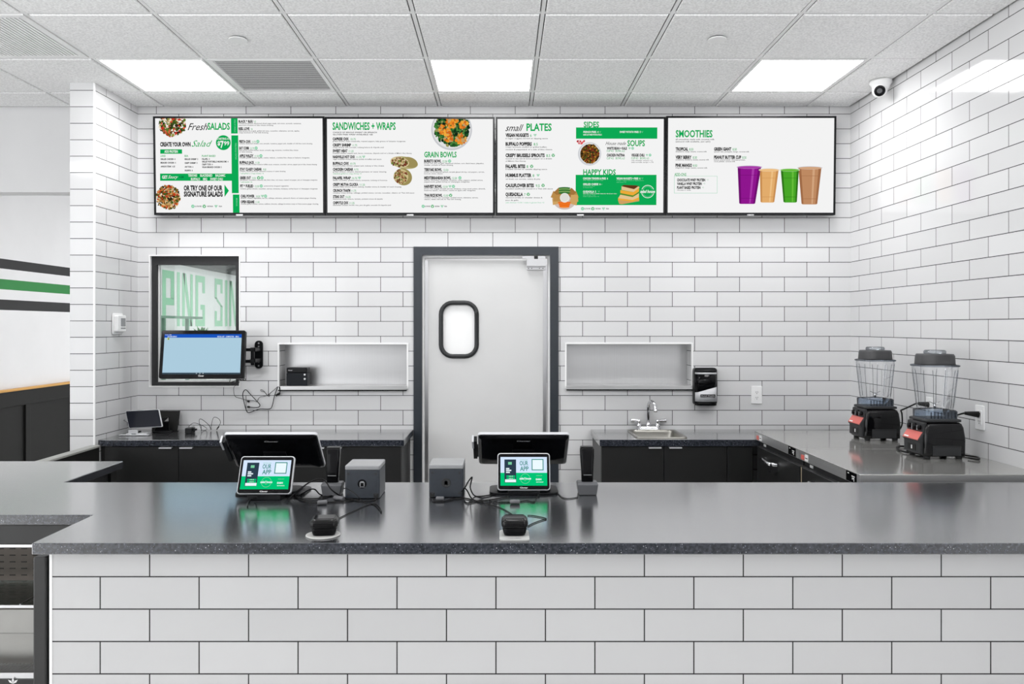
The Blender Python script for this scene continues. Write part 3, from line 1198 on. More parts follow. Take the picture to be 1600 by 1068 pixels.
    item(A, 'OPEN SESAME', 833, 955, 817, 839, '11.50', 966, 1000, (), (('romaine, grilled chicken, carrots, scallions, almonds, cabbage & wonton strips w/ Asian sesame ginger dressing', 1526, 848),))


def wraps(A):
    A.text('SANDWICHES + WRAPS', 114, 677, 124, 188, EG, .03)
    A.text('CHOICE OF WHOLE WHEAT OR SPINACH', 117, 509, 206, 218, EK, .02)
    A.text('GLUTEN FREE WRAP AVAILABLE +$2', 117, 474, 225, 237, EK, .02)
    rows = (('CAPRESE CHX', 259, 258, '10.75', 274, 320, None, 'grilled chicken, fresh mozzarella, roasted peppers, baby greens w/ balsamic vinaigrette', 764),
            ('CRISPY SHRIMP', 279, 312, '11.75', 291, 332, None, 'crispy shrimp with avocado, iceberg lettuce & chipotle aioli', 570),
            ('SWEET HEAT', 247, 364, '11.25', 258, 300, None, 'breaded chicken, pepper jack, bacon, tomatoes, chipotle aioli w/ a drizzle of Mike\'s Hot Honey', 820),
            ('NASHVILLE HOT CHX', 313, 417, '11.75', 325, 370, (390, 'w'), 'vegan breaded chicken, lettuce, pickles & buffalo aioli sauce', 548),
            ('BUFFALO CHX', 259, 475, '10.75', 271, 318, None, 'breaded buffalo chicken, pepper jack, iceberg w/ bleu cheese', 572),
            ('CHICKEN CAESAR', 297, 528, '9.75', 306, 343, None, 'grilled chicken, romaine, shaved parmesan w/ caesar dressing', 592),
            ('FALAFEL WRAP', 274, 604, '10.75', 285, 331, (351, 'w'), 'falafel, cucumber, pickled onions, tomatoes, iceberg w/ hummus', 600),
            ('CRISPY MUTHA CLUCKA', 341, 662, '11.25', 354, 400, None, 'breaded BBQ chicken, bacon, iceberg, cheddar onions & cheddar w/ ranch dressing', 725),
            ('CRUNCH THAI\'M', 270, 716, '11.75', 280, 322, None, 'romaine, crispy shrimp, cabbage, pickled onions, carrots, cucumber, cilantro w/ Thai chili sauce', 841),
            ('STEAK OUT', 217, 770, '12.25', 227, 272, None, 'blackened steak, lettuce, tomato, pickled onions & tzatziki', 558),
            ('CHIPOTLE CHX', 252, 825, '11.25', 263, 306, None, 'blackened chicken, brown rice, pico de gallo, avocado & chipotle aioli', 632))
    for hd, x1, yt, p, p0, p1, ic, ds, dx in rows:
        item(A, hd, 115, x1, yt, yt + 23, p, p0, p1, (ic,) if ic else (), ((ds, dx, yt + 34),))
    A.text('substitute grilled or crispy shrimp +2', 117, 370, 572, 583, EG, .01)
    # wraps picture
    WR = E_(182, 172, 120)
    WR2 = E_(156, 142, 88)
    A.disc(752, 480, 124, WR, 1, ry=54, rot=.16)
    A.disc(800, 478, 74, WR2, 1.3, ry=46, rot=.3)
    A.disc(712, 476, 84, E_(214, 196, 152), 1.5, ry=46, rot=.15)
    A.food(712, 476, 76, WRAPF, 120, 3, 12, ry=38)
    A.disc(742, 606, 82, WR2, 1.2, ry=74, rot=.6)
    A.disc(722, 604, 66, E_(206, 190, 140), 1.5, ry=66, rot=.6)
    A.food(722, 604, 58, WRAPF, 130, 4, 12, ry=58)
    # grain bowl
    A.disc(1176, 188, 182, E_(198, 200, 204), 1, n=48)
    A.disc(1176, 184, 170, E_(226, 226, 226), 1.4, n=48)
    A.disc(1178, 176, 146, E_(60, 90, 40), 1.8, n=40)
    A.food(1178, 180, 152, GRAIN[:3] + [E_(70, 130, 60), E_(16, 40, 22), E_(150, 150, 90)], 520, 5, 17)
    A.food(1178, 120, 50, GRAIN[3:], 60, 6, 16)
    A.food(1110, 190, 46, GRAIN[3:], 50, 7, 17)
    A.food(1260, 272, 46, GRAIN[3:], 55, 8, 16)
    A.food(1285, 140, 38, GRAIN[3:], 40, 9, 15)
    A.food(1150, 250, 44, GRAIN[3:], 50, 10, 16)
    A.text('GRAIN BOWLS', 931, 1220, 384, 432, EG, .03)
    rows = (('BURRITO BOWL', 1083, 454, '12.50', 1094, 1136, ((1157, 'o'),), ('brown rice, pico de gallo, blackened chicken, corn, black beans, jalapeños,', 1464), ('cheddar, avocado w/ house dressing', 1187)),
            ('TERIYAKI BOWL', 1088, 530, '12.50', 1103, 1146, (), ('brown rice & steamed spinach, teriyaki glazed shrimp, red peppers, carrots,', 1468), ('broccoli, onions, cilantro', 1097)),
            ('MEDITERRANEAN BOWL', 1169, 603, '12.50', 1180, 1222, ((1249, 'o'),), ('quinoa, cucumbers, chickpeas, tomatoes, olives, peppers, pickled onions,', 1455), ('pepperoncini, grilled shrimp w/ champagne vinaigrette', 1335)),
            ('HARVEST BOWL', 1088, 679, '12.50', 1098, 1140, ((1160, 'w'), (1191, 'o')), ('brown rice, arugula, brussels sprouts, chickpeas, crispy sweet potato, almonds,', 1476), ('butternut squash, red onions, craisins w/ apple cider vinaigrette', 1388)),
            ('THAI RICE BOWL', 1092, 758, '12.50', 1103, 1146, ((1166, 'v'),), ('romaine, brown rice, cucumber, pickled onions, edamame, carrots,', 1412), ('cilantro, sweet chili tofu w/ Thai chili dressing', 1258)))
    for hd, x1, yt, p, p0, p1, ics, d1, d2 in rows:
        item(A, hd, 930, x1, yt, yt + 24, p, p0, p1, ics, ((d1[0], d1[1], yt + 34), (d2[0], d2[1], yt + 49)))
    legend(A, 920, 868, 222)


def plates(A):
    A.text('small', 112, 275, 140, 200, EK, .004, .5)
    A.text('PLATES', 300, 525, 134, 197, EG, .03)
    A.text('VEGAN NUGGETS', 116, 320, 222, 250, EK, .03)
    rows = (('VEGAN NUGGETS', 320, 222, '6', 332, 346, (377, 'w'), (('6 vegan nuggets served w/ dipping sauce', 491, 267),)),
            ('BUFFALO POPPERS', 348, 300, '8.5', 365, 401, None, (('crispy wontons stuffed w/ grilled buffalo', 482, 343), ('chicken & pepperjack w/ a side of bleu cheese', 530, 365))),
            ('CRISPY BRUSSELS SPROUTS', 463, 401, '8.5', 477, 512, (539, 'v'), (('tossed in sea salt & lemon pepper w/ a drizzle', 528, 446), ('of Mike\'s Hot Honey', 296, 468))),
            ('FALAFEL BITES', 290, 498, '8', 302, 316, (347, 'v'), (('6 falafel served w/ tzatziki dipping sauce', 485, 540),)),
            ('HUMMUS PLATTER', 345, 578, '8', 356, 370, (404, 'w'), (('w/ fresh cut carrots, celery & pita', 423, 627),)),
            ('CAULIFLOWER BITES', 367, 668, '9.5', 384, 419, (449, 'v'), (('breaded cauliflower tossed in a Thai chili sauce', 536, 713),)),
            ('QUESADILLA', 269, 747, '7', 280, 292, (317, 'v'), (('warmed tortilla w/ cheddar cheese &', 444, 792), ('pico de gallo', 230, 815), ('add chicken +3.50 / make it gluten free +2', 460, 836, EPG))))
    for hd, x1, yt, p, p0, p1, ic, ds in rows:
        item(A, hd, 114, x1, yt, yt + 29, p, p0, p1, (ic,) if ic else (), ds)
    A.rect(742, 168, 1467, 268, EG)
    A.text('SIDES', 810, 948, 118, 166, EG, .03)
    A.text('FRENCH FRIES  4', 807, 942, 200, 216, EW, .03)
    icon(A, 956, 208, 'w', 9)
    A.text('HAND CUT SWEET POTATO STYLE  5', 807, 972, 226, 239, EW, .03)
    A.text('SWEET POTATO FRIES  5', 1132, 1318, 200, 216, EW, .03)
    icon(A, 1331, 208, 'w', 9)
    A.text('House made', 1005, 1188, 292, 324, EK, .0, .5)
    A.text('SOUPS', 1200, 1357, 282, 333, EG, .03)
    A.text('WHITE BEAN + KALE', 1017, 1197, 342, 364, EK, .05)
    icon(A, 1220, 353, 'w', 11)
    icon(A, 1248, 353, 'o', 12)
    A.text('CUP 4.5   BOWL 6.5', 1015, 1176, 367, 386, EG, .01)
    A.text('CHICKEN PASTINA', 1017, 1178, 402, 425, EK, .05)
    A.text('CUP 4.5   BOWL 6.5', 1015, 1178, 431, 450, EG, .01)
    A.text('VEGGIE CHILI', 1236, 1353, 402, 425, EK, .05)
    icon(A, 1375, 413, 'w', 11)
    icon(A, 1403, 413, 'o', 12)
    A.text('CUP 4.5   BOWL 6.5', 1235, 1394, 431, 450, EG, .01)
    A.text('add cheddar cheese +.5', 1236, 1424, 456, 466, EK, .005)
    A.text('add tortilla strips +.75', 1236, 1434, 472, 482, EK, .005)
    # soup bowl with a red radish garnish
    A.food(780, 288, 38, [E_(196, 36, 48), E_(224, 80, 84), E_(240, 200, 200), E_(160, 24, 36)], 40, 11, 11, (740, 270, 900, 330), ry=26)
    A.disc(864, 402, 104, E_(206, 208, 212), 1, n=40)
    A.disc(866, 400, 92, E_(236, 237, 238), 1.4, n=40)
    A.disc(866, 402, 86, E_(70, 56, 24), 1.8, n=40)
    A.food(866, 402, 80, SOUP, 230, 12, 13)
    A.rect(740, 588, 1462, 857, EG)
    A.text('HAPPY KIDS', 807, 1098, 540, 587, EG, .03)
    A.text('CHICKEN TENDERS & FRIES  6', 806, 1028, 612, 629, EW, .03)
    A.text('add dipping sauce +.50', 806, 985, 634, 642, EPG, .01)
    A.text('GRILLED CHEESE  6', 806, 962, 663, 680, EW, .03)
    icon(A, 972, 673, 'w', 7)
    A.text('served on white bread', 806, 910, 684, 692, EPG, .01)
    A.text('w/ french fries', 806, 892, 697, 705, EPG, .01)
    A.text('QUESADILLA  5', 806, 922, 729, 746, EW, .03)
    icon(A, 947, 736, 'w', 8)
    A.text('warm flour tortilla w/ cheddar cheese & a side of sour cream', 806, 1106, 751, 759, EW, .01)
    A.text('add chicken +3.50', 806, 918, 764, 772, EPG, .01)
    A.text('make it gluten free +2', 806, 948, 776, 784, EPG, .01)
    A.text('VEGAN NUGGETS + FRIES  6', 1104, 1318, 612, 629, EW, .03)
    icon(A, 1334, 619, 'w', 9)
    A.text('6 vegan nuggets served w/ dipping sauce', 1104, 1348, 634, 642, EPG, .01)
    A.text('add sauce +.5', 1104, 1190, 650, 658, EPG, .01)
    # layered sandwich
    BR, CR, CH = E_(96, 52, 24), E_(226, 196, 146), E_(236, 170, 56)
    A.poly([(1150, 690), (1165, 720), (1290, 712), (1312, 690), (1280, 682), (1170, 678)], BR, 2)
    A.poly([(1150, 690), (1150, 722), (1262, 742), (1312, 700), (1300, 690), (1262, 716)], CR, 2.2)
    A.poly([(1140, 724), (1140, 752), (1255, 772), (1306, 736), (1306, 706), (1255, 742)], CH, 2.4)
    A.poly([(1140, 750), (1140, 764), (1250, 786), (1306, 752), (1306, 738), (1252, 772)], E_(90, 140, 50), 2.5)
    A.poly([(1140, 764), (1120, 796), (1250, 812), (1306, 790), (1306, 752), (1250, 786)], CR, 2.6)
    A.poly([(1120, 796), (1122, 812), (1250, 826), (1308, 806), (1306, 788), (1250, 812)], CH, 2.7)
    A.poly([(1118, 810), (1130, 846), (1152, 850), (1308, 822), (1308, 806), (1250, 826)], E_(206, 160, 100), 2.8)
    # round logo
    A.ring(1384, 737, 58, 5, EW, 2, n=36)
    A.ring(1384, 737, 46, 3, EPG, 2, n=36)
    A.rect(1316, 718, 1448, 752, EG, 2.4)
    A.text('salad house', 1316, 1449, 722, 748, EW, .03, .3)
    # platter with crackers, cucumber, carrots and dip
    A.disc(642, 800, 108, E_(206, 190, 182), 1, ry=98, n=40)
    CKR = [E_(186, 140, 76), E_(206, 164, 100), E_(162, 116, 60)]
    for k, (x, y, ro) in enumerate(((560, 770, .3), (566, 820, -.2), (590, 745, .7), (724, 770, -.3), (722, 822, .3), (700, 745, -.7), (575, 795, 0), (728, 796, 0))):
        c, s = math.cos(ro), math.sin(ro)
        A.poly([(x + u * c - v * s, y + u * s + v * c) for u, v in ((-36, 30), (36, 30), (30, -30), (-30, -30))], CKR[k % 3], 1.4 + k * .05)
    for k in range(5):
        A.disc(640, 706 + k * 11, 54, (E_(46, 110, 46), E_(120, 160, 90))[k % 2], 2.2 + k * .05, ry=9)
    for k in range(6):
        A.disc(640, 834 + k * 8, 60 - k * 3, (E_(226, 96, 24), E_(244, 130, 44))[k % 2], 2.2 + k * .05, ry=8)
    A.disc(642, 792, 42, E_(236, 236, 232), 3)
    A.disc(642, 790, 36, E_(222, 220, 214), 3.2)
    legend(A, 802, 889, 246)


def smoothies(A):
    A.text('SMOOTHIES', 140, 457, 186, 245, EG, .03)
    A.text('all smoothies made with coconut milk', 140, 474, 258, 270, EK, .012)
    A.text('(almond milk available, just ask!)', 140, 438, 277, 289, EK, .012)
    for hd, x0, x1, yt, p, p0, p1, ds in (
            ('TROPICAL', 140, 248, 334, '8.50', 258, 293, (('strawberry, mango, banana, coconut milk', 409, 370),)),
            ('VERY BERRY', 140, 278, 404, '8.50', 289, 325, (('strawberry, blueberry, banana, coconut milk', 428, 440),)),
            ('PINK MANGO', 140, 283, 473, '8.50', 292, 327, (('dragonfruit, mango, banana, coconut milk', 414, 509),)),
            ('GREEN GIANT', 471, 620, 334, '8.50', 631, 667, (('spinach, kale, pineapple, mango, coconut milk', 774, 371),)),
            ('PEANUT BUTTER CUP', 471, 706, 404, '8.50', 715, 750, (('banana, peanut butter, chocolate protein,', 741, 441), ('cocoa powder, coconut milk', 654, 455)))):
        item(A, hd, x0, x1, yt, yt + 26, p, p0, p1, (), ds)
    A.text('ADD-ONS', 132, 234, 552, 577, EG, .015)
    A.frame(130, 578, 502, 726, 2.2, EPG)
    A.text('CHOCOLATE WHEY PROTEIN', 154, 397, 601, 623, EK, .05)
    A.text('VANILLA WHEY PROTEIN', 154, 368, 633, 655, EK, .05)
    A.text('PLANT BASED PROTEIN', 154, 357, 666, 688, EK, .05)
    for x, y in ((410, 611), (382, 643), (371, 677)):
        A.text('+2', x, x + 14, y - 7, y + 6, EG, 0)
    A.text('chocolate or vanilla', 154, 274, 694, 704, EK, .005)

    def cup(xa, xb, xc, xd, yt, yb, body, dark, lite, rim):
        A.poly([(xa, yt + 18), (xc, yb - 6), (xc + 10, yb), (xd - 10, yb), (xd, yb - 6), (xb, yt + 18)], body, 2)
        for k, (f0, f1, m) in enumerate(((.0, .12, dark), (.62, .72, lite), (.88, 1.0, dark))):
            A.poly([(xa + (xb - xa) * f0, yt + 18), (xc + (xd - xc) * f0, yb - 6), (xc + (xd - xc) * f1, yb - 6), (xa + (xb - xa) * f1, yt + 18)], m, 2.3)
        A.disc((xa + xb) / 2, yt + 14, (xb - xa) / 2 + 10, rim, 2.6, ry=14)
        A.disc((xa + xb) / 2, yt + 16, (xb - xa) / 2 + 2, lite, 2.8, ry=11)
        y2 = yt + 82
        u = (y2 - yt - 18) / (yb - yt - 24)
        A.rect(xa + (xc - xa) * u, y2, xb + (xd - xb) * u, y2 + 3, dark, 2.9)
        y2 = yb - 50
        u = (y2 - yt - 18) / (yb - yt - 24)
        A.rect(xa + (xc - xa) * u, y2, xb + (xd - xb) * u, y2 + 3, dark, 2.9)
    cup(867, 1029, 876, 995, 512, 806, E_(226, 172, 108), E_(200, 142, 82), E_(238, 192, 132), E_(228, 218, 204))
    cup(1048, 1204, 1074, 1190, 512, 806, E_(72, 166, 40), E_(46, 116, 24), E_(104, 190, 60), E_(214, 222, 204))
    cup(676, 878, 692, 830, 488, 818, E_(142, 22, 142), E_(112, 14, 112), E_(170, 60, 170), E_(196, 180, 204))
    cup(1200, 1398, 1230, 1366, 494, 822, E_(190, 138, 98), E_(160, 108, 72), E_(210, 164, 126), E_(206, 206, 214))


menu_screen(240.5, 182.5, 507.5, 335.5, 'menu screen headed fresh salads, leftmost of the row of four', (230, 170, .175), salads)
menu_screen(508.5, 183.5, 773, 335.5, 'menu screen headed sandwiches and wraps, with grain bowls beside', (500, 170, .175), wraps)
menu_screen(774.5, 183.5, 1039.5, 335.5, 'menu screen headed small plates, with green sides and kids boxes', (770, 170, .175), plates)
menu_screen(1040.5, 182, 1305.5, 335.5, 'menu screen headed smoothies with four colourful cups, at the right end', (1030, 170, .18125), smoothies)

# ------------------------------------------------------------------ main service counter
CT, CB = 0.929, 0.894
poly = [(-3.3, 2.68), (-1.417, 2.68), (-1.417, 2.33), (XR - .002, 2.33), (XR - .002, 3.242), (-1.836, 3.242), (-1.836, 3.75), (-3.3, 3.75)]
single('service_countertop', MB(QUARTZ).prism(poly, CB, CT), 'dark speckled quartz countertop running across the front service counter', 'countertop', bevel=.003)
t = thing('service_counter', 'service counter faced with white subway tile under the dark countertop', 'counter', (0, 2.3675, 0))
part('tiled_front', MB(T_FRONT_SHADED).box(-1.376, XR - .002, 0, .04, 0, CB), t)
part('edge_trim', MB(TRIMW).box(-1.384, -1.376, -.002, .05, 0, CB), t)
part('carcass', MB(BLACK).box(-1.384, XR - .002, .05, .80, 0, CB).box(-1.395, -1.384, .03, .8, 0, CB), t)
single('end_panel', MB(BLACK).box(-1.441, -1.4, 2.376, 2.69, 0, 0.8735), 'black upright panel at the left end of the tiled counter front', 'panel', bevel=.005)

t = thing('left_counter_base', 'black base cabinet under the left arm of the countertop', 'cabinet', (-2.4, 3.4, 0))
part('carcass', MB(BLACK).box(-.85, .53, -.30, .32, 0, CB), t)
part('corner_post', MB(BLACKW).box(.531, .545, .27, .32, 0, CB), t)

# open refrigerated display case under the left arm
t = thing('display_cooler', 'open black refrigerated display case with steel interior under the left countertop', 'display case', (-2.0, 2.70, 0))
sh = MB(BLACK)
sh.box(-.7, .555, 0, .03, .822, .889)
sh.box(-.7, -.66, .03, .38, 0, .889)
sh.box(-.7, .555, .38, .40, 0, .889)
sh.box(-.66, .555, 0, .38, 0, .352)
part('housing', sh, t, bevel=.002)
part('top_rail', MB(ALU).box(-.66, .555, -.004, .0, .812, .8215), t)
bp = MB(pm('dull_steel', rgb(84, 78, 73), .4, metal=.7)).box(-.66, .555, .372, .379, .46, .8)
bp.use(DEEPB)
for i in range(14):
    for j in range(9):
        x = .46 - i * .046
        z = .515 + j * .0262
        bp.box(x, x + .022, .3705, .372, z, z + .0035)
part('perforated_back', bp, t, label='perforated steel back panel')
part('steel_liner', MB(STEELT).box(-.66, .555, .368, .372, .352, .46).box(.545, .555, .03, .368, .352, .80), t)
part('glass_shelf', MB(clear_mat('shelf_glass', (.78, .85, .82, 1), .8)).box(-.6, .545, .06, .33, .583, .588), t)
part('shelf_rail', MB(ALU).box(-.6, .545, .054, .06, .580, .590).box(.279, .283, .06, .33, .588, .592), t)
dk = MB(STEELT).box(-.66, .545, .03, .366, .352, .366)
dk.use(ALU).box(-.66, .545, .004, .03, .352, .372)
part('deck_pan', dk, t)
gr = MB(DEEPB).box(-.6, .545, .034, .088, .3662, .3664)
gr.use(STEEL)
for i in range(70):
    x = .54 - i * .0125
    gr.add([(x, .035, .369), (x + .006, .035, .369), (x + .026, .085, .369), (x + .020, .085, .369), (x, .035, .366), (x + .006, .035, .366), (x + .026, .085, .366), (x + .020, .085, .366)],
           [(0, 1, 2, 3), (0, 4, 5, 1), (2, 6, 7, 3), (1, 5, 6, 2), (0, 3, 7, 4)])
part('grille', gr, t)
lg = MB(WHITEL)
pl = W(20, 1066, 2.698)
for a in (-50, 0, 50):
    r = math.radians(a)
    c, s = math.sin(r), math.cos(r)
    p0 = Vector((pl.x + 2.0, -.0015, pl.z - .004))
    lg.add([tuple(p0), tuple(p0 + Vector((c * .012 + s * .004, 0, s * .012 - c * .004))), tuple(p0 + Vector((c * .022, 0, s * .022))), tuple(p0 + Vector((c * .012 - s * .004, 0, s * .012 + c * .004)))], [(0, 1, 2, 3)])
part('leaf_emblem', lg, t)

t = thing('low_partition', 'low black partition with a grey cap in front of the tiled wall stub', 'partition', (-2.43, 4.2, 0))
part('panel', MB(BLACKW).box(-.025, .025, -.42, .42, 0, .861), t)
part('cap', MB(pm('grey_cap', rgb(150, 150, 146), .4)).box(-.03, .03, -.425, .425, .861, .873), t, bevel=.002)


# ------------------------------------------------------------------ back counters
BT, BB = 0.892, 0.853
single('back_countertop', MB(QUARTZ).prism([(-2.457, 4.705), (-.597, 4.705), (-.597, D - .001), (XL + .0015, D - .001)], BB, BT), 'dark speckled quartz worktop on the left of the door', 'countertop', bevel=.003)
sx0, sx1, sy0, sy1 = .836, 1.132, 4.785, 5.12   # sink cut-out
mb = MB(QUARTZ)
X0, X1, Y0, Y1 = .592, XR - .002, 4.712, D - .001
mb.box(X0, sx0, Y0, Y1, BB, BT).box(sx1, X1, Y0, Y1, BB, BT).box(sx0, sx1, Y0, sy0, BB, BT).box(sx0, sx1, sy1, Y1, BB, BT)
single('sink_countertop', mb, 'dark speckled quartz worktop holding the hand sink, right of the door', 'countertop')


def cabinet(x0, x1, yf, doors, label, handles, name='base_cabinet'):
    xc = (x0 + x1) / 2
    t = thing(name, label, 'cabinet', (xc, yf, 0), group='black base cabinets along the back wall')
    b = MB(BLACK)
    dep = D - yf - .002
    a, c = x0 - xc, x1 - xc
    b.box(a, a + .018, .021, dep, .1, BB - .0005).box(c - .018, c, .021, dep, .1, BB - .0005)
    b.box(a + .018, c - .018, dep - .01, dep, .1, BB - .0005).box(a + .018, c - .018, .021, dep - .01, .1, .118)
    b.use(DEEPB).box(x0 - xc + .01, x1 - xc - .01, .06, dep, 0, .1)
    part('carcass', b, t)
    for (a, c), hx in zip(doors, handles):
        d = part('cabinet_door', MB(BLACK).box(a - xc + .0015, c - xc - .0015, 0, .02, .105, BB - .006), t, bevel=.001)
        if hx is not None:
            hm = MB(SILVERP)
            hm.box(hx - xc - .038, hx - xc + .038, -.024, .006, BB - .0095, BB - .0065)
            hm.box(hx - xc - .038, hx - xc + .038, -.026, -.022, BB - .0135, BB - .0065)
            part('handle', hm, d, label='short silver edge pull')
    return t


yf = 4.725
k = yf / F
xa = [(p - CX) * k for p in (163.5, 279, 395, 511, 627)]
cabinet(xa[0], xa[2], yf, ((xa[0], xa[1]), (xa[1], xa[2])), 'black two-door base cabinet beneath the folded tablet, beside the tiled stub', ((260.5 - CX) * k, (292.5 - CX) * k))
cabinet(xa[2] + .001, xa[4], yf, ((xa[2] + .001, xa[3]), (xa[3], xa[4])), 'black two-door base cabinet left of the door, behind the till monitor', ((498 - CX) * k, (525 - CX) * k))
single('filler_panel', MB(BLACKW).box(-2.450, xa[0] - .001, yf + .004, yf + .03, .0, BB - .001), 'narrow black filler strip between the stub wall and the left cabinets', 'panel')
yf = 4.732
k = yf / F
xb = [(p - CX) * k for p in (939.5, 1037.5, 1136, 1183)]
xb[3] = 1.53
cabinet(xb[0], xb[2], yf, ((xb[0], xb[1]), (xb[1], xb[2])), 'black two-door sink cabinet below the steel hand sink', ((1022.5 - CX) * k, (1054.5 - CX) * k))
cabinet(xb[2] + .001, xb[3], yf, ((xb[2] + .001, xb[3]),), 'narrow plain black cabinet between the sink cabinet and the refrigerators', (None,))

# sink
t = thing('hand_sink', 'small stainless drop-in hand sink right of the door', 'sink', (.984, 4.96, BT))
mb = MB(pm('sink_steel', rgb(150, 148, 142), .3, metal=.9))
ro = rrect(-.160, .160, -.192, .178, .03, 5)
ri = rrect(-.140, .140, -.168, .155, .04, 5)
rb = rrect(-.120, .120, -.150, .135, .045, 5)
mb.loft([[(p[0], p[1], .0005) for p in ro], [(p[0], p[1], .005) for p in ro],
         [(p[0] * .985, p[1] * .985, .007) for p in ro], [(p[0], p[1], .004) for p in ri], [(p[0], p[1], -.01) for p in ri],
         [(p[0], p[1], -.135) for p in rb]], caps=False)
mb.add([(p[0], p[1], -.135) for p in rb], [tuple(range(len(rb)))])
part('basin', mb, t)
part('drain', MB(CHROME).lathe([(.03, -.1345), (.026, -.132), (.02, -.1335), (.001, -.1335)], (0, -.03, 0)), t)
t = thing('faucet', 'chrome gooseneck faucet with two wing handles behind the hand sink', 'faucet', (.973, 5.1645, BT + .0004))
b = MB(CHROME)
b.prism(rrect(-.082, .082, -.024, .024, .0235, 6), 0, .012)
b.prism(rrect(-.070, .070, -.020, .020, .019, 6), .012, .022)
part('base_plate', b, t, bevel=.003)
s = MB(CHROME)
s.lathe([(.017, .02), (.016, .035), (.013, .048)])
s.tube([(0, 0, .045), (0, 0, .10), (0, 0, .155), (.004, -.014, .182), (.012, -.042, .194), (.022, -.072, .184), (.028, -.088, .160), (.030, -.092, .142)], .0105, 12)
s.lathe([(.0125, .128), (.0125, .145)], (.030, -.092, 0), 16)
part('spout', s, t)
for sg in (-1, 1):
    hd = MB(CHROME)
    hd.lathe([(.016, .02), (.017, .03), (.011, .038), (.011, .050), (.014, .056), (.013, .066), (.004, .068)], (sg * .062, 0, 0), 20)
    hd.tube([(sg * .055, 0, .060), (sg * .085, -.002, .061), (sg * .118, -.004, .063)], lambda u: .008 + .0065 * u, 10)
    part('handle', hd, t)

# soap dispenser
c = W(1105, 604, 5.10)
t = thing('soap_dispenser', 'black and silver soap dispenser on the tiled wall beside the right hatch', 'soap dispenser', (c.x, D, c.z))
w, h = .077, .125
b = MB(SATINB)
b.prism(rrect(-w, w, -h, h * .98, .02), -.055, -.001, 'xz')
part('housing', b, t, bevel=.006)


def bow(z0, z1, mat, w2=.072, y0=-.056, y1=-.108, top_curve=None, n=14):
    m = MB(mat)
    rings = []
    lo, hi = [], []
    for i in range(n + 1):
        u = -1 + 2 * i / n
        y = y0 + (y1 - y0) * math.sqrt(max(0, 1 - u * u)) ** .8
        za = z0(u) if callable(z0) else z0
        zb = z1(u) if callable(z1) else z1
        lo.append((u * w2, y, za))
        hi.append((u * w2, y, zb))
    m.loft([lo, hi], caps=False, closed=False)
    back_lo = [(p[0], y0, p[2]) for p in lo]
    m.loft([back_lo, lo], caps=False, closed=False, smooth=False)
    m.loft([hi, [(p[0], y0, p[2]) for p in hi]], caps=False, closed=False, smooth=False)
    return m


cut = lambda u: -.020 + .020 * u + .004 * (1 - u * u)
part('silver_cover', bow(-.098, cut, SILVERP), t)
part('clear_window', bow(lambda u: cut(u) + .0006, .082, GLOSSB), t)
part('top_band', bow(.0825, .094, SILVERP), t)
part('lid', bow(.0945, .112, SATINB, w2=.074, y1=-.106), t)
part('push_bar', bow(-.124, -.0985, GLOSSB, w2=.072, y1=-.100), t)
lb = MB(GLOSSB)
lb.box(-.048, .048, -.1095, -.100, -.066, -.049)
A = Art(lb, lambda x: x, lambda y: y, 0)
vs, fs = glyphs('Kutol Health', .0)
a, b_ = min(v[0] for v in vs), max(v[0] for v in vs)
lb.use(WHITEL).add([(-.043 + (v[0] - a) / (b_ - a) * .086, -.1099, -.0615 + v[1] * .011) for v in vs], fs)
part('name_plate', lb, t)


# outlets
def outlet(name_label, loc, rot, plugs=True):
    t = thing('wall_outlet', name_label, 'outlet', loc)
    t.rotation_euler = rot
    part('cover_plate', MB(WHITE).prism(rrect(-.036, .036, -.059, .059, .004), -.006, 0, 'xz'), t, bevel=.002)
    rc = MB(WHITE)
    rc.prism(rrect(-.017, .017, -.034, .034, .003), -.008, -.006, 'xz')
    rc.use(DEEPB)
    for z in (-.018, .018):
        rc.box(-.007, -.0045, -.0085, -.008, z - .003, z + .005)
        rc.box(.0045, .007, -.0085, -.008, z - .002, z + .005)
        rc.lathe([(.0025, -.0085), (.0025, -.008)], (0, 0, z - .009), 10, 'y')
    part('receptacle', rc, t)
    return t


c = W(1182, 616.5, D)
outlet('white power outlet on the back wall beside the soap dispenser', (c.x, D, c.z), (0, 0, 0))
outlet('white power outlet on the right wall with the front blender plugged in', (XR, 3.775, 1.137), (0, 0, -math.pi / 2))
outlet('white power outlet on the right wall mostly hidden behind the front blender', (XR, 4.22, 1.137), (0, 0, -math.pi / 2))

# ------------------------------------------------------------------ undercounter refrigerators
FZ = .946
FX0, FX1 = 1.533, XR - .004


